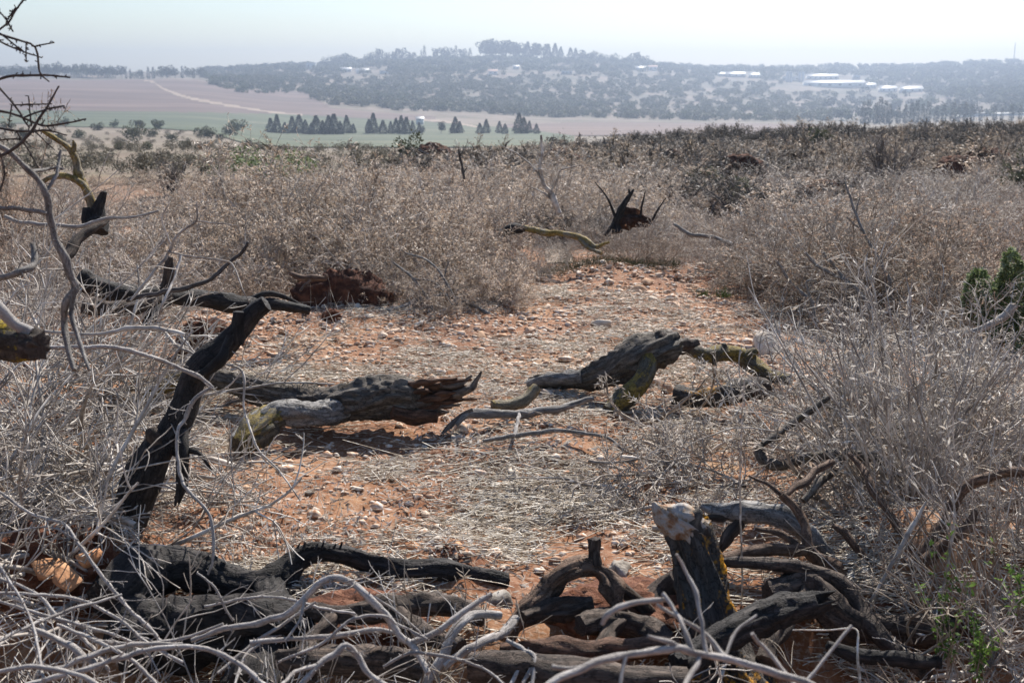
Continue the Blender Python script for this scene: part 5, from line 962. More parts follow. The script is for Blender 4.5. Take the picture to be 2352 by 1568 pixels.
# left: silvery tangle of bare twigs
LG = 'bare silvery brush at the left'
bare = dict(n1=26, m2=7, m3=4, leaf=0, r1=.011, rtip=.0020, wob=.09)
near_heap('twig_heap', 'silvery bare twig tangle at the left edge, level with the burnt trunk', 60, 1000, 4.4, 101, L=.82, rise=(.05, .8), group=LG, **bare)
near_heap('twig_heap', 'silvery bare twig tangle in front of the burnt logs, at the left', 270, 940, 5.0, 102, L=.62, rise=(.05, .55), group=LG, **bare)
near_heap('twig_heap', 'tall bare twig tangle at the left edge behind the knobbly branch', 40, 800, 5.6, 103, L=1.15, rise=(.2, 1.1), group=LG, **bare)
near_heap('twig_heap', 'low bare twig tangle at the foot of the burnt trunk, on its left', 60, 1150, 4.0, 104, L=.42, rise=(.02, .4), group=LG, **bare)
near_heap('twig_heap', 'bare twig tangle around the bleached wavy branch, at the left', 250, 720, 6.2, 105, L=.8, rise=(.1, .8), group=LG, **bare)
near_heap('twig_heap', 'grey twig tangle under the sawn lichen log at the left edge', -60, 1150, 3.7, 106, L=.8, rise=(.1, .8), group=LG, **bare)
near_heap('twig_heap', 'fine twig tangle in the lowest left corner', 60, 1480, 2.75, 107, L=.95, rise=(.3, 1.2), group=LG, **dict(bare, n1=22, m2=6, m3=4, r1=.008, rtip=.0012))
near_heap('twig_heap', 'fine twig tangle along the bottom edge under the lowest pale branch', 380, 1540, 2.7, 108, L=.85, rise=(.25, 1.0), group=LG, **dict(bare, n1=20, m2=6, m3=4, r1=.008, rtip=.0012))
near_heap('twig_heap', 'fine twig tangle at the bottom centre among the pale branches', 760, 1530, 2.85, 109, L=.75, rise=(.2, 1.0), group=LG, **dict(bare, n1=12, m2=5, m3=4, r1=.007, rtip=.0011))
0 and near_heap('twig_heap', 'flat straw-coloured twig litter behind the burnt trunk', 560, 1000, 5.1, 110, 'brown_twig', L=.6, rise=(.0, .15), **dict(bare, n1=16, m2=5, m3=4, r1=.004))
for j, (px, py, y, lb) in enumerate([(20, 1470, 3.0, 'loose mesh of thin grey twigs over the charred log, lower left'), (470, 1420, 2.95, 'loose mesh of thin grey twigs before the black root mass, bottom left'), (690, 1430, 3.0, 'loose mesh of thin grey twigs left of the bent pale branch'), (950, 1500, 2.9, 'loose mesh of thin grey twigs around the thick grey limb'), (230, 1560, 2.5, 'loose mesh of thin grey twigs at the bottom edge, lower left'), (1230, 1470, 3.0, 'loose mesh of thin twigs over the brown log at the bottom')]):
    near_heap('twig_heap', lb, px, py, y, 120 + j, 'pale_twig', L=.78, rise=(.3, 1.2), group=LG, **dict(bare, n1=9, m2=5, m3=3, r1=.0055, rtip=.0013, wob=.07))
# right: dense silvery brush with withered leaves and straight whips
RG = 'leafy silvery brush at the right'
leafy = dict(m2=8, m3=5, leaf=2, leafL=.036, leafW=.008, r1=.010, rtip=.0016, wob=.115, grav=-.035)
near_heap('leafy_brush', 'low tan leafy brush beside the lichen log, right of the clearing', 1600, 1085, 4.75, 201, n1=22, L=.45, rise=(.02, .4), lm='silver_leaf', m='grey_twig', group=RG, **leafy)
near_heap('leafy_brush', 'tan leafy brush around the crooked grey branch', 1850, 1050, 5.15, 202, n1=24, L=.50, rise=(.05, .7), m='grey_twig', group=RG, **leafy)
near_heap('leafy_brush', 'tall silvery leafy brush behind the crooked branch, at the right', 2060, 1000, 5.1, 203, n1=28, L=.92, rise=(.1, .95), group=RG, **leafy)
near_heap('leafy_brush', 'silvery leafy brush at the right edge above the curved root', 2310, 1000, 4.9, 204, n1=28, L=.95, rise=(.1, .95), group=RG, **leafy)
near_heap('leafy_brush', 'silvery leafy brush behind the long grey branch at the right edge', 2230, 890, 5.9, 205, n1=24, L=.72, rise=(.1, .8), group=RG, **leafy)
near_heap('leafy_brush', 'pale leafy brush spilling onto the stones at the right', 2070, 900, 5.8, 206, n1=18, L=.5, rise=(.05, .6), m='grey_twig', group=RG, **leafy)
near_heap('leafy_brush', 'thin leafy twigs lying across the mossy leg of the uprooted log', 1540, 1000, 5.25, 207, n1=7, L=.45, rise=(.05, .5), m='brown_twig', group=RG, **dict(leafy, m2=6, m3=5, leaf=2))
near_heap('leafy_brush', 'brown shaded brush above the dark root at the lower right', 1960, 1200, 4.4, 208, n1=14, L=.42, rise=(.05, .8), m='brown_twig', lm='tan_leaf', group=RG, **leafy)
near_heap('leafy_brush', 'fine brush hanging over the bottom right edge beside the seedlings', 2330, 1400, 3.5, 209, n1=22, L=.62, rise=(.1, .9), m='silver_twig', group=RG, **dict(leafy, leaf=1))
for j, (px, py, y, L_, lb) in enumerate([(1900, 1440, 3.3, .55, 'thin brown twigs over the added dark roots, right of the stump foot'), (1480, 1470, 3.15, .5, 'thin brown twigs in the dark hollow left of the stump foot'), (1290, 1440, 3.2, .45, 'thin brown twigs under the arched root'), (2080, 1400, 3.5, .6, 'shaded brown twig tangle left of the green seedlings'), (1080, 1440, 3.2, .5, 'fine brown twigs between the charred log tip and the grey limb')]):
    near_heap('twig_heap', lb, px, py, y, 140 + j, 'brown_twig', L=L_, rise=(.1, 1.1), group='brown twigs over the shaded roots', **dict(bare, n1=10, m2=5, m3=4, r1=.006, rtip=.0012, wob=.09))
# straight pale whips fanning up from the red clod at the right
r0 = np.random.default_rng(77); base = T(2110, 1245, 4.25); n = 70
e = empty('whip_fan', tuple(base), 'fan of straight pale whips rising from the red clod at the right', 'bush')
d = np.stack([r0.normal(size=n) * .42 - .06, r0.normal(size=n) * .35 + .1, np.abs(r0.normal(size=n) * .25) + .75], 1)
st = r0.normal(size=(n, 3)) * [.10, .08, .02]; w = grow(r0, st, d, r0.uniform(.6, 1.15, n), 8, .03, -.008)
mb = MB(); tubes(mb, w, np.linspace(.0065, .0022, 8)[None] * r0.uniform(.6, 1.2, (n, 1)), 6)
q = offshoots(r0, w, 6, .25, .95, (.3, .8), (.2, .4), 6, .08); tubes(mb, q, np.linspace(.0022, .0011, 6)[None], 4); mb.build('whips', M['silver_twig'], e)
i = r0.integers(0, len(q), 900); k = r0.integers(1, 5, 900); leaves(MB(), r0, q[i, k], .04, .011, -.3, unit(q[i, k] - q[i, k - 1])).build('foliage', M['silver_leaf'], e)
for j, (px, py, y, bx, lb) in enumerate([(2250, 1480, 3.6, .5, 'bundle of straight dry stems slanting down at the right edge, below the curved root'), (2330, 1330, 3.9, .4, 'bundle of thin dry stems at the right edge, level with the curved root')]):
    p = T(px, py, y); e = empty('stem_bundle', tuple(p), lb, 'dry stems'); n = 60; st = r0.normal(size=(n, 3)) * [.12, .10, .05]
    w = grow(r0, st, np.stack([r0.normal(size=n) * .25 - bx, r0.normal(size=n) * .3, np.full(n, .9)], 1), r0.uniform(.35, .8, n), 6, .04, -.02); mb = MB(); tubes(mb, w, np.linspace(.0028, .0012, 6)[None], 4); mb.build('stems', M['silver_twig'], e)

# prototypes for everything further back
PROTO = {}
def proto(kind, i, m, lm, seed, **kw):
    mb, lf = crown(seed, **kw); PROTO.setdefault(kind, []).append((mb.mesh(kind + '_branches', M[m]), lf.mesh(kind + '_foliage', M[lm]) if lf else None, mb, lf))
for i in range(4):
    proto('tan', i, 'grey_twig', 'tan_leaf', 300 + i, n1=26, L=1.0, m2=8, m3=7, leaf=5, leafL=.048, leafW=.013, rise=(.1, 1.0), r1=.011, rtip=.0018, wob=.09)
    proto('rust', i, 'brown_twig', 'rust_leaf', 320 + i, n1=24, L=1.0, m2=8, m3=7, leaf=3, leafL=.042, leafW=.010, rise=(.1, 1.0), r1=.010, rtip=.0018, wob=.08)
    proto('grey', i, 'grey_twig', 'silver_leaf', 340 + i, n1=26, L=1.0, m2=8, m3=7, leaf=1, leafL=.04, leafW=.010, rise=(.05, .9), r1=.011, rtip=.0020, wob=.10)
for i in range(3):
    proto('fargrey', i, 'dim_twig', 'dim_leaf', 360 + i, n1=18, L=1.0, m2=6, m3=5, leaf=2, leafL=.09, leafW=.03, rise=(.1, 1.1), r1=.014, rtip=.0045, wob=.10)
    proto('fartan', i, 'brown_twig', 'tan_leaf', 370 + i, n1=18, L=1.0, m2=6, m3=5, leaf=2, leafL=.08, leafW=.028, rise=(.05, .9), r1=.014, rtip=.0045, wob=.10)
    proto('farsilver', i, 'grey_twig', 'silver_leaf', 380 + i, n1=18, L=1.0, m2=6, m3=5, leaf=1, leafL=.08, leafW=.025, rise=(.05, .9), r1=.014, rtip=.0045, wob=.10)
br = np.random.default_rng(21)
def heap(name, kind, px, py, y, h, wscale, label, group):
    """a heap whose top stands about h above the ground"""
    x = (px - W / 2) / F * (y * cP - (hz_(0, y) - EYE) * sP); z = hz_(x, y); pm, pl, _, _ = PROTO[kind][br.integers(len(PROTO[kind]))]
    wscale = .5 if h > 1.2 else wscale; o = bpy.data.objects.new(name, pm); COL.objects.link(o); o.location = (x, y, z - .03); o.rotation_euler = (0, 0, br.uniform(0, 6.28)); s = h / .9
    o.scale = (s * wscale, s * wscale, s); tag(o, label, 'brush heap', group)
    if pl:
        c = bpy.data.objects.new('foliage', pl); COL.objects.link(c); c.parent = o
    return o
# the big tan heap behind the clearing, left of centre
big = [(330, 690, 9.6, .62), (450, 690, 10.2, .72), (560, 680, 9.4, .66), (650, 640, 10.4, .84), (740, 640, 10.0, .86), (830, 640, 9.9, .84), (910, 660, 9.4, .74), (990, 690, 9.5, .66), (1080, 700, 9.2, .52), (1150, 700, 8.9, .40), (880, 690, 8.7, .38), (1010, 720, 8.4, .34), (600, 640, 11.6, .86), (720, 620, 11.9, 1.0), (850, 620, 11.6, .92), (960, 640, 11.4, .84), (1060, 650, 11.0, .72), (500, 640, 12.2, .74), (390, 640, 12.0, .64), (560, 690, 8.6, .40)]
big.sort(); 
for i, (px, py, y, h) in enumerate(big):
    heap('leafy_brush', 'tan' if i % 5 else 'rust', px, py, y, h, 1.05, f'withered tan brush of the big heap behind the clearing, {nth(i, len(big))}', 'brush of the big tan heap')
rh = [(1700, 690, 10.0, .45), (1770, 690, 9.4, .55), (1850, 690, 9.2, .66), (1930, 690, 9.0, .72), (2010, 700, 8.8, .78), (2090, 700, 8.9, .76), (2160, 700, 9.2, .70), (1820, 640, 10.8, .72), (1920, 640, 10.8, .82), (2020, 640, 10.8, .84), (2120, 640, 10.6, .80), (2230, 680, 10.0, .62), (1720, 630, 11.4, .55), (2200, 740, 7.8, .42), (1950, 730, 7.9, .30)]
rh.sort()
for i, (px, py, y, h) in enumerate(rh):
    heap('leafy_brush', 'rust' if i % 3 else 'grey', px, py, y, h, 1.05, f'rusty brown brush of the heap right of the clearing, {nth(i, len(rh))}', 'brush of the rusty heap at the right')
mid = [(1290, 600, 11.5, .30, 'grey', 'low grey brush on the path behind the clearing'), (1180, 640, 10.2, .34, 'grey', 'pale brush at the right foot of the big tan heap'), (1470, 620, 10.6, .42, 'rust', 'rounded brown brush in front of the black uprooted stump'), (1560, 610, 11.0, .40, 'grey', 'silvery brush right of the rounded brown one'),
       (1640, 600, 11.6, .46, 'grey', 'silvery brush against the left end of the rusty heap'), (1230, 520, 12.8, .45, 'fargrey', 'dark grey brush under the bleached dead tree'), (1320, 520, 12.9, .42, 'fargrey', 'dark grey brush right of the bleached dead tree'), (1390, 520, 12.6, .46, 'grey', 'grey brush left of the black uprooted stump'), (1510, 520, 12.4, .5, 'grey', 'grey brush right of the black uprooted stump'), (1430, 500, 13.0, .5, 'grey', 'grey brush behind the black uprooted stump'),
       (120, 640, 7.6, .66, 'grey', 'grey brush at the left edge behind the bare tangle'), (230, 620, 8.4, .72, 'grey', 'grey brush below the black olive stump'), (20, 560, 9.6, .7, 'rust', 'tall rusty brush at the left edge behind the dark twigs'), (130, 520, 10.6, .82, 'grey', 'grey brush left of the yellow olive limb'), (260, 560, 10.2, .66, 'grey', 'grey brush right of the black olive stump'), (5, 480, 11.5, 1.5, 'rust', 'tallest rusty brush at the left edge, reaching the field'), (2320, 760, 7.6, .55, 'grey', 'silvery brush under the green shrub at the right edge')]
for px, py, y, h, k, lb in mid: heap('brush_heap', k, px, py, y, h, 1.05, lb, None)
# the brush field beyond: nearest 200 as heaps of their own, in rows
cand = []
y = 12.4
while y < 62:
    stepx = .62 * (1 + (y - 12) * .020); xs = np.arange(-.52 * y, .52 * y, stepx) + br.uniform(-.4, .4)
    for x in xs:
        x = x + br.normal() * stepx * .25; yy = y + br.normal() * .35; px = W / 2 + F * x / (yy * cP)
        if px < -40 or px > 2400: continue
        lim = I(px, [0, 300, 600, 900, 1000, 1200, 1500, 2352], [24, 24, 25, 22, 34, 48, 58, 62])
        if yy > lim: continue
        if abs(px - I(yy, [12, 16, 22, 30], [1290, 1150, 870, 850])) < I(yy, [12, 20, 30], [40, 60, 60]): continue   # the dirt path stays open
        if yy < 14 and (300 < px < 1100): continue
        if br.random() < I(yy, [12, 30, 62], [.20, .32, .34]): continue
        cand.append((yy, x, px))
    y += .80 * (1 + (y - 12) * .03)
cand.sort(); ind = cand[:210]; rest = cand[210:]
for b0 in range(0, len(ind), 30):
    band = sorted(ind[b0:b0 + 30], key=lambda q: q[2]); bn = ['nearest', 'second', 'third', 'fourth', 'fifth', 'sixth', 'furthest'][b0 // 30]
    for i, (yy, x, px) in enumerate(band):
        nz = vnoise(np.array([[x * .25, yy * .25, 3.]]))[0] + br.normal() * .25
        k = 'fargrey' if nz > .42 else 'rust' if nz > .12 else 'grey' if nz > -.35 else 'tan'
        if yy > 19: k = {'rust': 'fartan', 'grey': 'farsilver', 'tan': 'fartan'}.get(k, k)
        lb = {'fargrey': 'dark grey', 'rust': 'brownish', 'grey': 'silvery grey', 'tan': 'tan', 'fartan': 'brownish', 'farsilver': 'silvery grey'}[k]
        z = hz_(x, yy); pm, pl, _, _ = PROTO[k][br.integers(len(PROTO[k]))]; s = br.choice([br.uniform(.3, .55), br.uniform(.55, .95)]) * I(px, [0, 500, 800, 1000], [.55, .6, .75, 1])
        o = bpy.data.objects.new('brush_heap', pm); COL.objects.link(o); o.location = (x, yy, z - .03); o.rotation_euler = (0, 0, br.uniform(0, 6.28)); o.scale = (s * 1.15, s * 1.15, s * br.uniform(.65, 1.0))
        tag(o, f'{lb} brush in the {bn} row of the brush field, {nth(i, len(band))}', 'brush heap', 'heaps of the brush field')
        if pl: c = bpy.data.objects.new('foliage', pl); COL.objects.link(c); c.parent = o
far_b = {k: (MB(), MB()) for k in ('fargrey', 'fartan', 'farsilver')}
for yy, x, px in rest:
    edge = yy > 40 or (px < 1000 and yy > 19)
    k = 'fargrey' if (yy > 44 and br.random() < .75) else br.choice(['fartan', 'farsilver', 'fargrey'], p=[.5, .35, .15])
    _, _, mb, lf = PROTO[k][br.integers(3)]; a = br.uniform(0, 6.28); c, s_ = math.cos(a), math.sin(a); s = br.uniform(.5, .9) * (1.1 if yy > 44 else 1); z = hz_(x, yy)
    for src, dst in ((mb, far_b[k][0]), (lf, far_b[k][1])):
        for v, f in zip(src.v, src.f):
            dst.add(np.stack([(v[:, 0] * c - v[:, 1] * s_) * s * 1.15 + x, (v[:, 0] * s_ + v[:, 1] * c) * s * 1.15 + yy, v[:, 2] * s + z - .03], 1), f)
for k, (a, b) in far_b.items():
    if not a.v: continue
    o = a.build({'fargrey': 'dark_far_brush', 'fartan': 'brown_far_brush', 'farsilver': 'silvery_far_brush'}[k], M[{'fargrey': 'dim_twig', 'fartan': 'brown_twig', 'farsilver': 'grey_twig'}[k]]); tag(o, kind='stuff')
    b.build('foliage', M[{'fargrey': 'dim_leaf', 'fartan': 'tan_leaf', 'farsilver': 'silver_leaf'}[k]], o)

# green things
def green_bush(px, py, y, h, w, label, m='olive_leaf', n=2600, leaf=.045, cat='shrub', name='green_shrub', seed=1):
    r0 = np.random.default_rng(seed + 900); x, yy, z = at_far(px, y); e = empty(name, (x, y, z), label, cat)
    round_crown(r0, n, h, w, leaf, 8, .08).build('foliage', M[m], e)
    st = grow(r0, np.zeros((14, 3)), np.stack([r0.normal(size=14) * .5, r0.normal(size=14) * .5, np.ones(14)], 1), np.full(14, h * .75), 6, .1); mb = MB(); tubes(mb, st, np.linspace(.009, .003, 6)[None], 5); mb.build('stems', M['brown_twig'], e)
green_bush(2292, 690, 7.4, .60, .34, 'leafy dark green shrub among the grey brush at the right edge', n=9000, leaf=.030, seed=1)
green_bush(1620, 425, 20, .55, .8, 'small grey-green bush in the middle of the brush field', 'scrub', 1200, .06, seed=2)
green_bush(1690, 470, 17, .4, .5, 'lower grey-green bush right of the small one', 'scrub', 900, .06, seed=3)
green_bush(640, 385, 23, .75, 1.5, 'green bush behind the left end of the brush skyline', 'olive_leaf', 1500, .07, seed=4)
green_bush(580, 380, 25, .5, 1.2, 'lower green bush left of that skyline bush', 'olive_leaf', 900, .08, seed=5)
green_bush(942, 330, 40, 1.1, .8, 'slender green sapling at the end of the dirt path', 'tree_olive', 700, .11, seed=6)
green_bush(2350, 480, 19, .8, .8, 'olive brown bush cut by the right edge', 'scrub', 1200, .06, seed=7)
green_bush(1880, 330, 44, .9, .9, 'yellowish bush on the brush skyline at the right', 'tree_olive', 800, .1, seed=8)
def seedling(px, py, y, h, n, label, seed):
    r0 = np.random.default_rng(seed); p = T(px, py, y); e = empty('green_seedling', tuple(p), label, 'seedling')
    st = grow(r0, r0.normal(size=(n, 3)) * .02, np.stack([r0.normal(size=n) * .28, r0.normal(size=n) * .2, np.ones(n)], 1), h * r0.uniform(.55, 1.05, n), 9, .05, .02); mb = MB(); tubes(mb, st, np.linspace(.0022, .0009, 9)[None], 5); mb.build('stems', M['brown_twig'], e)
    k = n * 26; i = r0.integers(0, n, k); t = r0.uniform(1.5, 7.99, k); j = t.astype(int); at = st[i, j] + (st[i, np.minimum(j + 1, 8)] - st[i, j]) * (t - j)[:, None]; leaves(MB(), r0, at, .024, .010, .25).build('leaves', M['green_leaf'], e)
seedling(2180, 1540, 3.2, .50, 9, 'green seedling with small leaves on tall thin stems, bottom right', 5)
seedling(2255, 1550, 3.15, .18, 8, 'small bright green seedling right of the tall one', 6)
seedling(2345, 1420, 3.4, .3, 4, 'green sprig at the right edge among dry stems', 7)
for j, (px, py, lb) in enumerate([(1612, 688, 'small bright green grass tuft at the edge of the stones'), (1662, 684, 'smaller faint green tuft right of the bright one')]):
    p = P(px, py); p[2] = hz_(p[0], p[1]); r0 = np.random.default_rng(40 + j); n = 60; e = empty('grass_tuft', tuple(p), lb, 'grass tuft'); w = grow(r0, r0.normal(size=(n, 3)) * [.03, .03, 0], np.stack([r0.normal(size=n) * .5, r0.normal(size=n) * .5, np.ones(n)], 1), r0.uniform(.05, .13, n), 5, .12, -.03); mb = MB(); tubes(mb, w, np.linspace(.002, .0006, 5)[None], 3); mb.build('blades', M['green_leaf'], e)

# ------------------------------------------------------------------ stones
def stone_mesh(seed, kind='angular'):
    r = np.random.default_rng(seed); bmv, bmf = ICO; d = bmv.copy(); pl = unit(r.normal(size=(13, 3))); off = r.uniform(.48, .84, 13)
    k = np.ones(len(d))
    dots = d @ pl.T
    for j in range(13): k = np.minimum(k, np.where(dots[:, j] > .05, off[j] / np.maximum(dots[:, j], .05), 9))
    k = 1.15 * k * (1 + .04 * fnoise(d * 3 + seed, 2)); v = d * k[:, None] * np.array([1, r.uniform(.6, .95), r.uniform(.4, .7)]); return v, bmf
import bmesh as _bm
def ico(n):
    b = _bm.new(); _bm.ops.create_icosphere(b, subdivisions=n, radius=1); v = np.array([x.co[:] for x in b.verts]); f = np.array([[q.index for q in x.verts] for x in b.faces]); b.free(); return v, f
ICO = ico(3)
def hull_stone(seed, n=11, bev=.07):
    r = np.random.default_rng(seed); b = _bm.new(); q = unit(r.normal(size=(n, 3))) * r.uniform(.75, 1.05, (n, 1)) * np.array([1, r.uniform(.6, .95), r.uniform(.45, .75)])
    for p_ in q: b.verts.new(p_)
    res = _bm.ops.convex_hull(b, input=b.verts[:]); _bm.ops.delete(b, geom=[g_ for g_ in set(res['geom_interior'] + res['geom_unused']) if isinstance(g_, _bm.types.BMVert)], context='VERTS')
    _bm.ops.bevel(b, geom=b.edges[:], offset=bev, segments=1, affect='EDGES', clamp_overlap=True); _bm.ops.triangulate(b, faces=b.faces[:]); _bm.ops.subdivide_edges(b, edges=b.edges[:], cuts=1, use_grid_fill=True); _bm.ops.triangulate(b, faces=b.faces[:])
    v = np.array([x.co[:] for x in b.verts]); f = np.array([[k.index for k in x.verts] for x in b.faces]); b.free()
    return v * (1 + .05 * fnoise(v * 3 + seed, 2))[:, None], f
SM = [MB().add(*hull_stone(500 + i)).mesh('stone', M['stone'], False) for i in range(16)]
gs = np.random.default_rng(61); stones = []
def put_stone(px, py, wpx, label=None, me=None, mt=None, hs=1.0):
    p = P(px, py); p[2] = hz_(p[0], p[1]); d = p[1] * cP - (p[2] - EYE) * sP; s = wpx * d / F / 2 * (1.12 if label else 1.3)
    o = bpy.data.objects.new('stone', me or SM[gs.integers(len(SM))]); COL.objects.link(o); o.location = (p[0], p[1], p[2] + s * .10 * hs); o.rotation_euler = (gs.normal() * .25, gs.normal() * .25, gs.uniform(0, 6.28)); o.scale = (s, s, s * hs)
    stones.append((o, px, py, s, label)); return o
named = [(1758, 804, 108, 'large rounded pale boulder behind the mossy arm of the uprooted log', 1.25), (1395, 1115, 62, 'pale angular rock with a tan underside, right of the clearing centre', .9), (565, 1122, 40, 'upright flat grey-tan rock left of the clearing centre', 1.5), (1204, 850, 30, 'tan wedge-shaped stone behind the torn log end', 1.2),
         (1488, 665, 44, 'largest tan stone on the ridge at the back of the clearing', 1.0), (1470, 680, 50, 'broad block below the ridge at the back of the clearing', .9), (1452, 690, 26, 'orange stone in front of the broad block', 1.2), (1500, 703, 42, 'brightest white flat stone at the back of the clearing', .7), (1385, 755, 56, 'white sloping stone near the middle of the stony back', .9),
         (1105, 775, 42, 'left one of two tan blocks touching each other', .8), (1142, 775, 44, 'right one of two tan blocks touching each other', .9), (965, 762, 34, 'pale block left of the tan pair', .8), (1000, 752, 32, 'flat pale block beside that one', .7), (630, 765, 32, 'grey stone casting a shadow behind the burnt trunk', 1.0), (488, 778, 26, 'pale upright stone by the red root ball', 1.3),
         (825, 742, 30, 'pale stone just below the speckled branch', .9), (850, 755, 34, 'brownish stone beside the pale one below the speckled branch', .9), (758, 880, 26, 'pale standing stone left one of three behind the split log', 1.3), (738, 885, 30, 'tan stone in the group behind the split log', 1.1), (718, 880, 34, 'low tan stone at the left of the group behind the split log', .8),
         (1180, 1080, 42, 'pale flat stone lying alone on the straw before the split log', .7), (1000, 1265, 52, 'white rock behind the charred log', .8), (950, 1262, 50, 'orange-tan rock behind the charred log, left of the white one', .8), (1060, 1290, 56, 'orange rock touching the red clod behind the charred log tip', .9), (820, 1125, 40, 'pale flat stone in the middle of the straw', .6), (712, 1128, 34, 'dark flat stone left of the pale flat one in the straw', .5),
         (640, 1275, 36, 'pale stone beside the arch of the charred log', .8), (1310, 915, 34, 'flat pale slab in front of the uprooted log', .5), (1045, 1005, 40, 'pale block at the splintered end of the broken branch', .9), (1255, 985, 30, 'tan stone under the thin grey branch', .9)]
for px, py, w, lb, hs in named:
    put_stone(px, py, w, lb, hs=hs); o = stones[-1][0]; k_ = 'greystone' if lb.startswith(('grey', 'dark')) else 'orange_stone' if lb.startswith('orange') else 'pale_stone' if ('white' in lb.split(',')[0] or 'pale' in lb) else 'tan_stone'
    o.data = o.data.copy(); o.data.materials[0] = M[k_]
put_stone(1430, 1310, 90, 'big mottled grey rock leaning behind the arched root', hs=1.3); put_stone(1150, 1365, 90, 'big pale rock under the charred log tip', hs=1.2); put_stone(1340, 1360, 66, 'grey rock framed by the arch of the brown root', hs=1.0)
for o, *_ in stones[-3:]:
    v_, f_ = hull_stone(700 + int(abs(o.location.x) * 100), 13); v_ = v_ * (1 + .07 * fnoise(v_ * 5, 3))[:, None]; me = MB().add(v_, f_).mesh('rock', M['greystone'], False); me.materials.clear(); me.materials.append(M['greystone']); o.data = me
for px, py, y, w, lb in ((1437, 518, 10.9, 20, 'orange rock leaning on the black uprooted stump'), (112, 1300, 3.5, 74, 'left tan rock embedded in the red earth lump at the left'), (205, 1275, 3.55, 84, 'right tan rock embedded in the red earth lump, nearest the burnt trunk'), (155, 1322, 3.45, 70, 'pale broken rock at the front of the red earth lump')):
    p = T(px, py, y); o = put_stone(px, 1300, w, lb, me=MB().add(*hull_stone(int(px) + 800, 12)).mesh('rock', M['orange_stone'], False), hs=1.15); o.location = tuple(p)
def clear_ok(px, py):
    if py < 640 or py > 1290: return False
    l = I(py, [640, 700, 760, 860, 1000, 1150, 1290], [1250, 900, 480, 430, 460, 480, 420]); r_ = I(py, [640, 700, 760, 860, 1000, 1150, 1290], [1680, 1700, 1900, 1850, 1560, 1480, 1500]); return l < px < r_
placed = 0
while placed < 235:
    py = 640 + 640 * gs.random() ** 1.9; px = gs.uniform(450, 1900)
    if not clear_ok(px, py): continue
    if px < 1150 and py > 760 and gs.random() < .45: continue
    if py > 930 and gs.random() < .8: continue
    put_stone(px, py, float(np.clip(gs.lognormal(2.95, .42), 11, 46)) * I(py, [640, 1290], [.85, 1.25]), hs=gs.uniform(.7, 1.2)); placed += 1
marks = [('the split log', 760, 930), ('the uprooted log', 1460, 850), ('the lichen log', 1650, 900), ('the pale boulder', 1752, 800), ('the burnt trunk top', 590, 720), ('the burnt trunk', 420, 960), ('the charred log', 800, 1275), ('the broken branch', 1200, 950), ('the thin grey branch', 1300, 1000), ('the red earth ridge', 1600, 650), ('the two tan blocks', 1123, 775), ('the white sloping stone', 1385, 755), ('the lichen stump', 1560, 1200), ('the pale angular rock', 1395, 1115), ('the lone pale flat stone', 1180, 1080), ('the speckled branch', 960, 700), ('the brightest white stone', 1500, 700), ('the wedge-shaped stone', 1204, 850)]
SG = 'loose limestone stones on the clearing'; bins = {}
for q in stones:
    o, px, py, s, lb = q
    if lb: tag(o, lb, 'stone', SG); continue
    nm, mx, my = min(marks, key=lambda k: (k[1] - px) ** 2 + 3 * (k[2] - py) ** 2); dx, dy = px - mx, (py - my) * 1.7
    rel = ('right of' if dx > 0 else 'left of') if abs(dx) > abs(dy) else ('in front of' if dy > 0 else 'behind'); bins.setdefault((rel, nm), []).append(q)
for (rel, nm), v in bins.items():
    v.sort(key=lambda q: -q[3])
    for i, (o, px, py, s, lb) in enumerate(v):
        o2 = 'largest' if i == 0 else ('smallest' if i == len(v) - 1 else ORD[i] + ' largest'); o2 = 'single' if len(v) == 1 else o2
        tag(o, f'small tan stone {rel} {nm}, {o2} there', 'stone', SG)
# gravel, straw and leaf litter: too many to count
vs, fs = ico(1); mb = MB(); cnt = 0; ch_v, ch_f = [], []
for _ in range(60000):
    py = 630 + 680 * gs.random() ** 1.5; px = gs.uniform(380, 1980)
    l = I(py, [630, 760, 1310], [1150, 400, 380]); r_ = I(py, [630, 760, 860, 1000, 1310], [1720, 1980, 1950, 1640, 1560])
    if not l < px < r_: continue
    if py > 900 and gs.random() < .85: continue
    p = P(px, py); s = gs.lognormal(-4.4, .45); ch_v.append((p[0], p[1], s)); cnt += 1
    if cnt > 10000: break
A = np.array(ch_v); zz = H(A[:, 0], A[:, 1]); k = len(A)
V = vs[None] * (1 + .22 * gs.normal(size=(k, len(vs), 1))) * (A[:, 2][:, None, None] * np.stack([gs.uniform(.8, 1.3, k), gs.uniform(.7, 1.1, k), gs.uniform(.4, .7, k)], 1)[:, None])
V = V + np.stack([A[:, 0], A[:, 1], zz + A[:, 2] * .15], 1)[:, None]; mb.add(V, (fs[None] + np.arange(k)[:, None, None] * len(vs)).reshape(-1, 3)); tag(mb.build('gravel', M['gravel'], smooth=False), kind='stuff')
def litter_points(n, seed, y0=3.4, y1=14, TH=.36):
    r = np.random.default_rng(seed); y = y0 * (y1 / y0) ** r.random(n); x = r.uniform(-.55, .55, n) * y; dens = vnoise(np.stack([x * 1.1, y * 1.1, np.full(n, seed * .1)], 1)) + .6 * vnoise(np.stack([x * 3.3, y * 2.4, np.full(n, 9.)], 1)); keep = dens + r.normal(size=n) * .35 > TH - .2 * ((x < .1) & (y < 5.4)); return x[keep], y[keep], r
x, y, r = litter_points(110000, 3); n = len(x); a = r.normal(0, .55, n) + np.where(r.random(n) < .5, 0, math.pi); L = r.uniform(.03, .19, n) * np.where(r.random(n) < .12, 2.0, 1)
d = np.stack([np.cos(a), np.sin(a), r.normal(0, .10, n)], 1); s = np.stack([x, y, H(x, y) + .006 + r.uniform(0, .02, n)], 1); bend = r.normal(size=(n, 3)) * [.12, .12, .06]
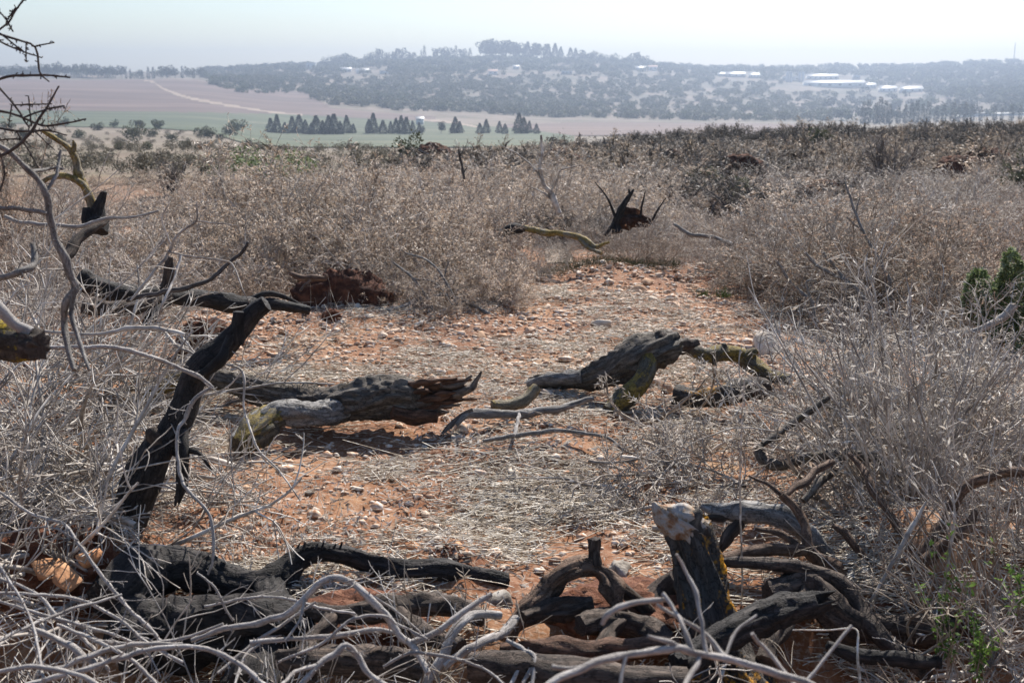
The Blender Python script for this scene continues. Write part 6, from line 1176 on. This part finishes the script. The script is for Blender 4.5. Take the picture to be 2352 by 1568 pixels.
pts = np.stack([s - d * L[:, None] * .5, s + bend * L[:, None], s + d * L[:, None] * .5], 1); pts[:, :, 2] = np.maximum(pts[:, :, 2], H(pts[:, :, 0], pts[:, :, 1]) + .002)
mb = MB(); tubes(mb, pts, np.stack([r.uniform(.0010, .0024, n)] * 3, 1), 3); tag(mb.build('straw_litter', M['straw']), kind='stuff')
x, y, r = litter_points(80000, 8, 3.6, 13, .2); n = len(x); mb = leaves(MB(), r, np.stack([x, y, H(x, y) + .006], 1), .038, .011, 0, np.stack([r.normal(size=n), r.normal(size=n), 0 * x], 1) * 1.6)
tag(mb.build('leaf_litter', M['silver_leaf']), kind='stuff')
# standing dry grass, thin and see-through, over the clearing and between the heaps
r = np.random.default_rng(12); n = 5200; y = 3.9 * (40 / 3.9) ** r.random(n); x = r.uniform(-.55, .55, n) * y; nz = vnoise(np.stack([x * .7, y * .5, 0 * x], 1)) > -.1; x, y = x[nz], y[nz]; n = len(x)
b = np.stack([x, y, H(x, y)], 1); w = grow(r, b, np.stack([r.normal(size=n) * .3, r.normal(size=n) * .3, np.ones(n)], 1), r.uniform(.06, .26, n) * (1 + (y > 12) * .5), 5, .07, -.02); mb = MB(); tubes(mb, w, np.linspace(.0011, .0005, 5)[None] * (1 + y / 12)[:, None], 3); tag(mb.build('dry_grass', M['straw']), kind='stuff')
r = np.random.default_rng(14); n = 1500; px = r.uniform(1240, 1560, n); py = r.normal(632, 7, n); b = np.array([P(a, c) for a, c in zip(px, py)]); b[:, 2] = H(b[:, 0], b[:, 1]); w = grow(r, b, np.stack([r.normal(size=n) * .4, r.normal(size=n) * .3, np.ones(n)], 1), r.uniform(.04, .1, n), 4, .1); mb = MB(); tubes(mb, w, np.linspace(.0016, .0007, 4)[None], 3); tag(mb.build('green_dry_grass', M['tree_olive']), kind='stuff')
HAZE_TOP=95.0
# ------------------------------------------------------------------ haze
hz = MB(); hx = 3700; lo, hi = float(ZZ.min()) - 1.0, HAZE_TOP
hv = np.array([[x, y, z] for x in (-hx, hx) for y in (-hx, hx) for z in (lo, hi)], float)
hz.add(hv, [[0, 1, 3, 2], [4, 6, 7, 5], [0, 4, 5, 1], [2, 3, 7, 6], [0, 2, 6, 4], [1, 5, 7, 3]])
hm = bpy.data.materials.new('haze_air'); hm.use_nodes = True; hn = hm.node_tree; hn.nodes.remove(hn.nodes['Principled BSDF'])
pv = hn.nodes.new('ShaderNodeVolumePrincipled'); pv.inputs['Color'].default_value = (.405, .475, .59, 1); pv.inputs['Density'].default_value = HAZE_DENSITY; pv.inputs['Anisotropy'].default_value = .5
hn.links.new(pv.outputs[0], hn.nodes['Material Output'].inputs['Volume'])
tag(hz.build('haze', hm, smooth=False), kind='stuff')
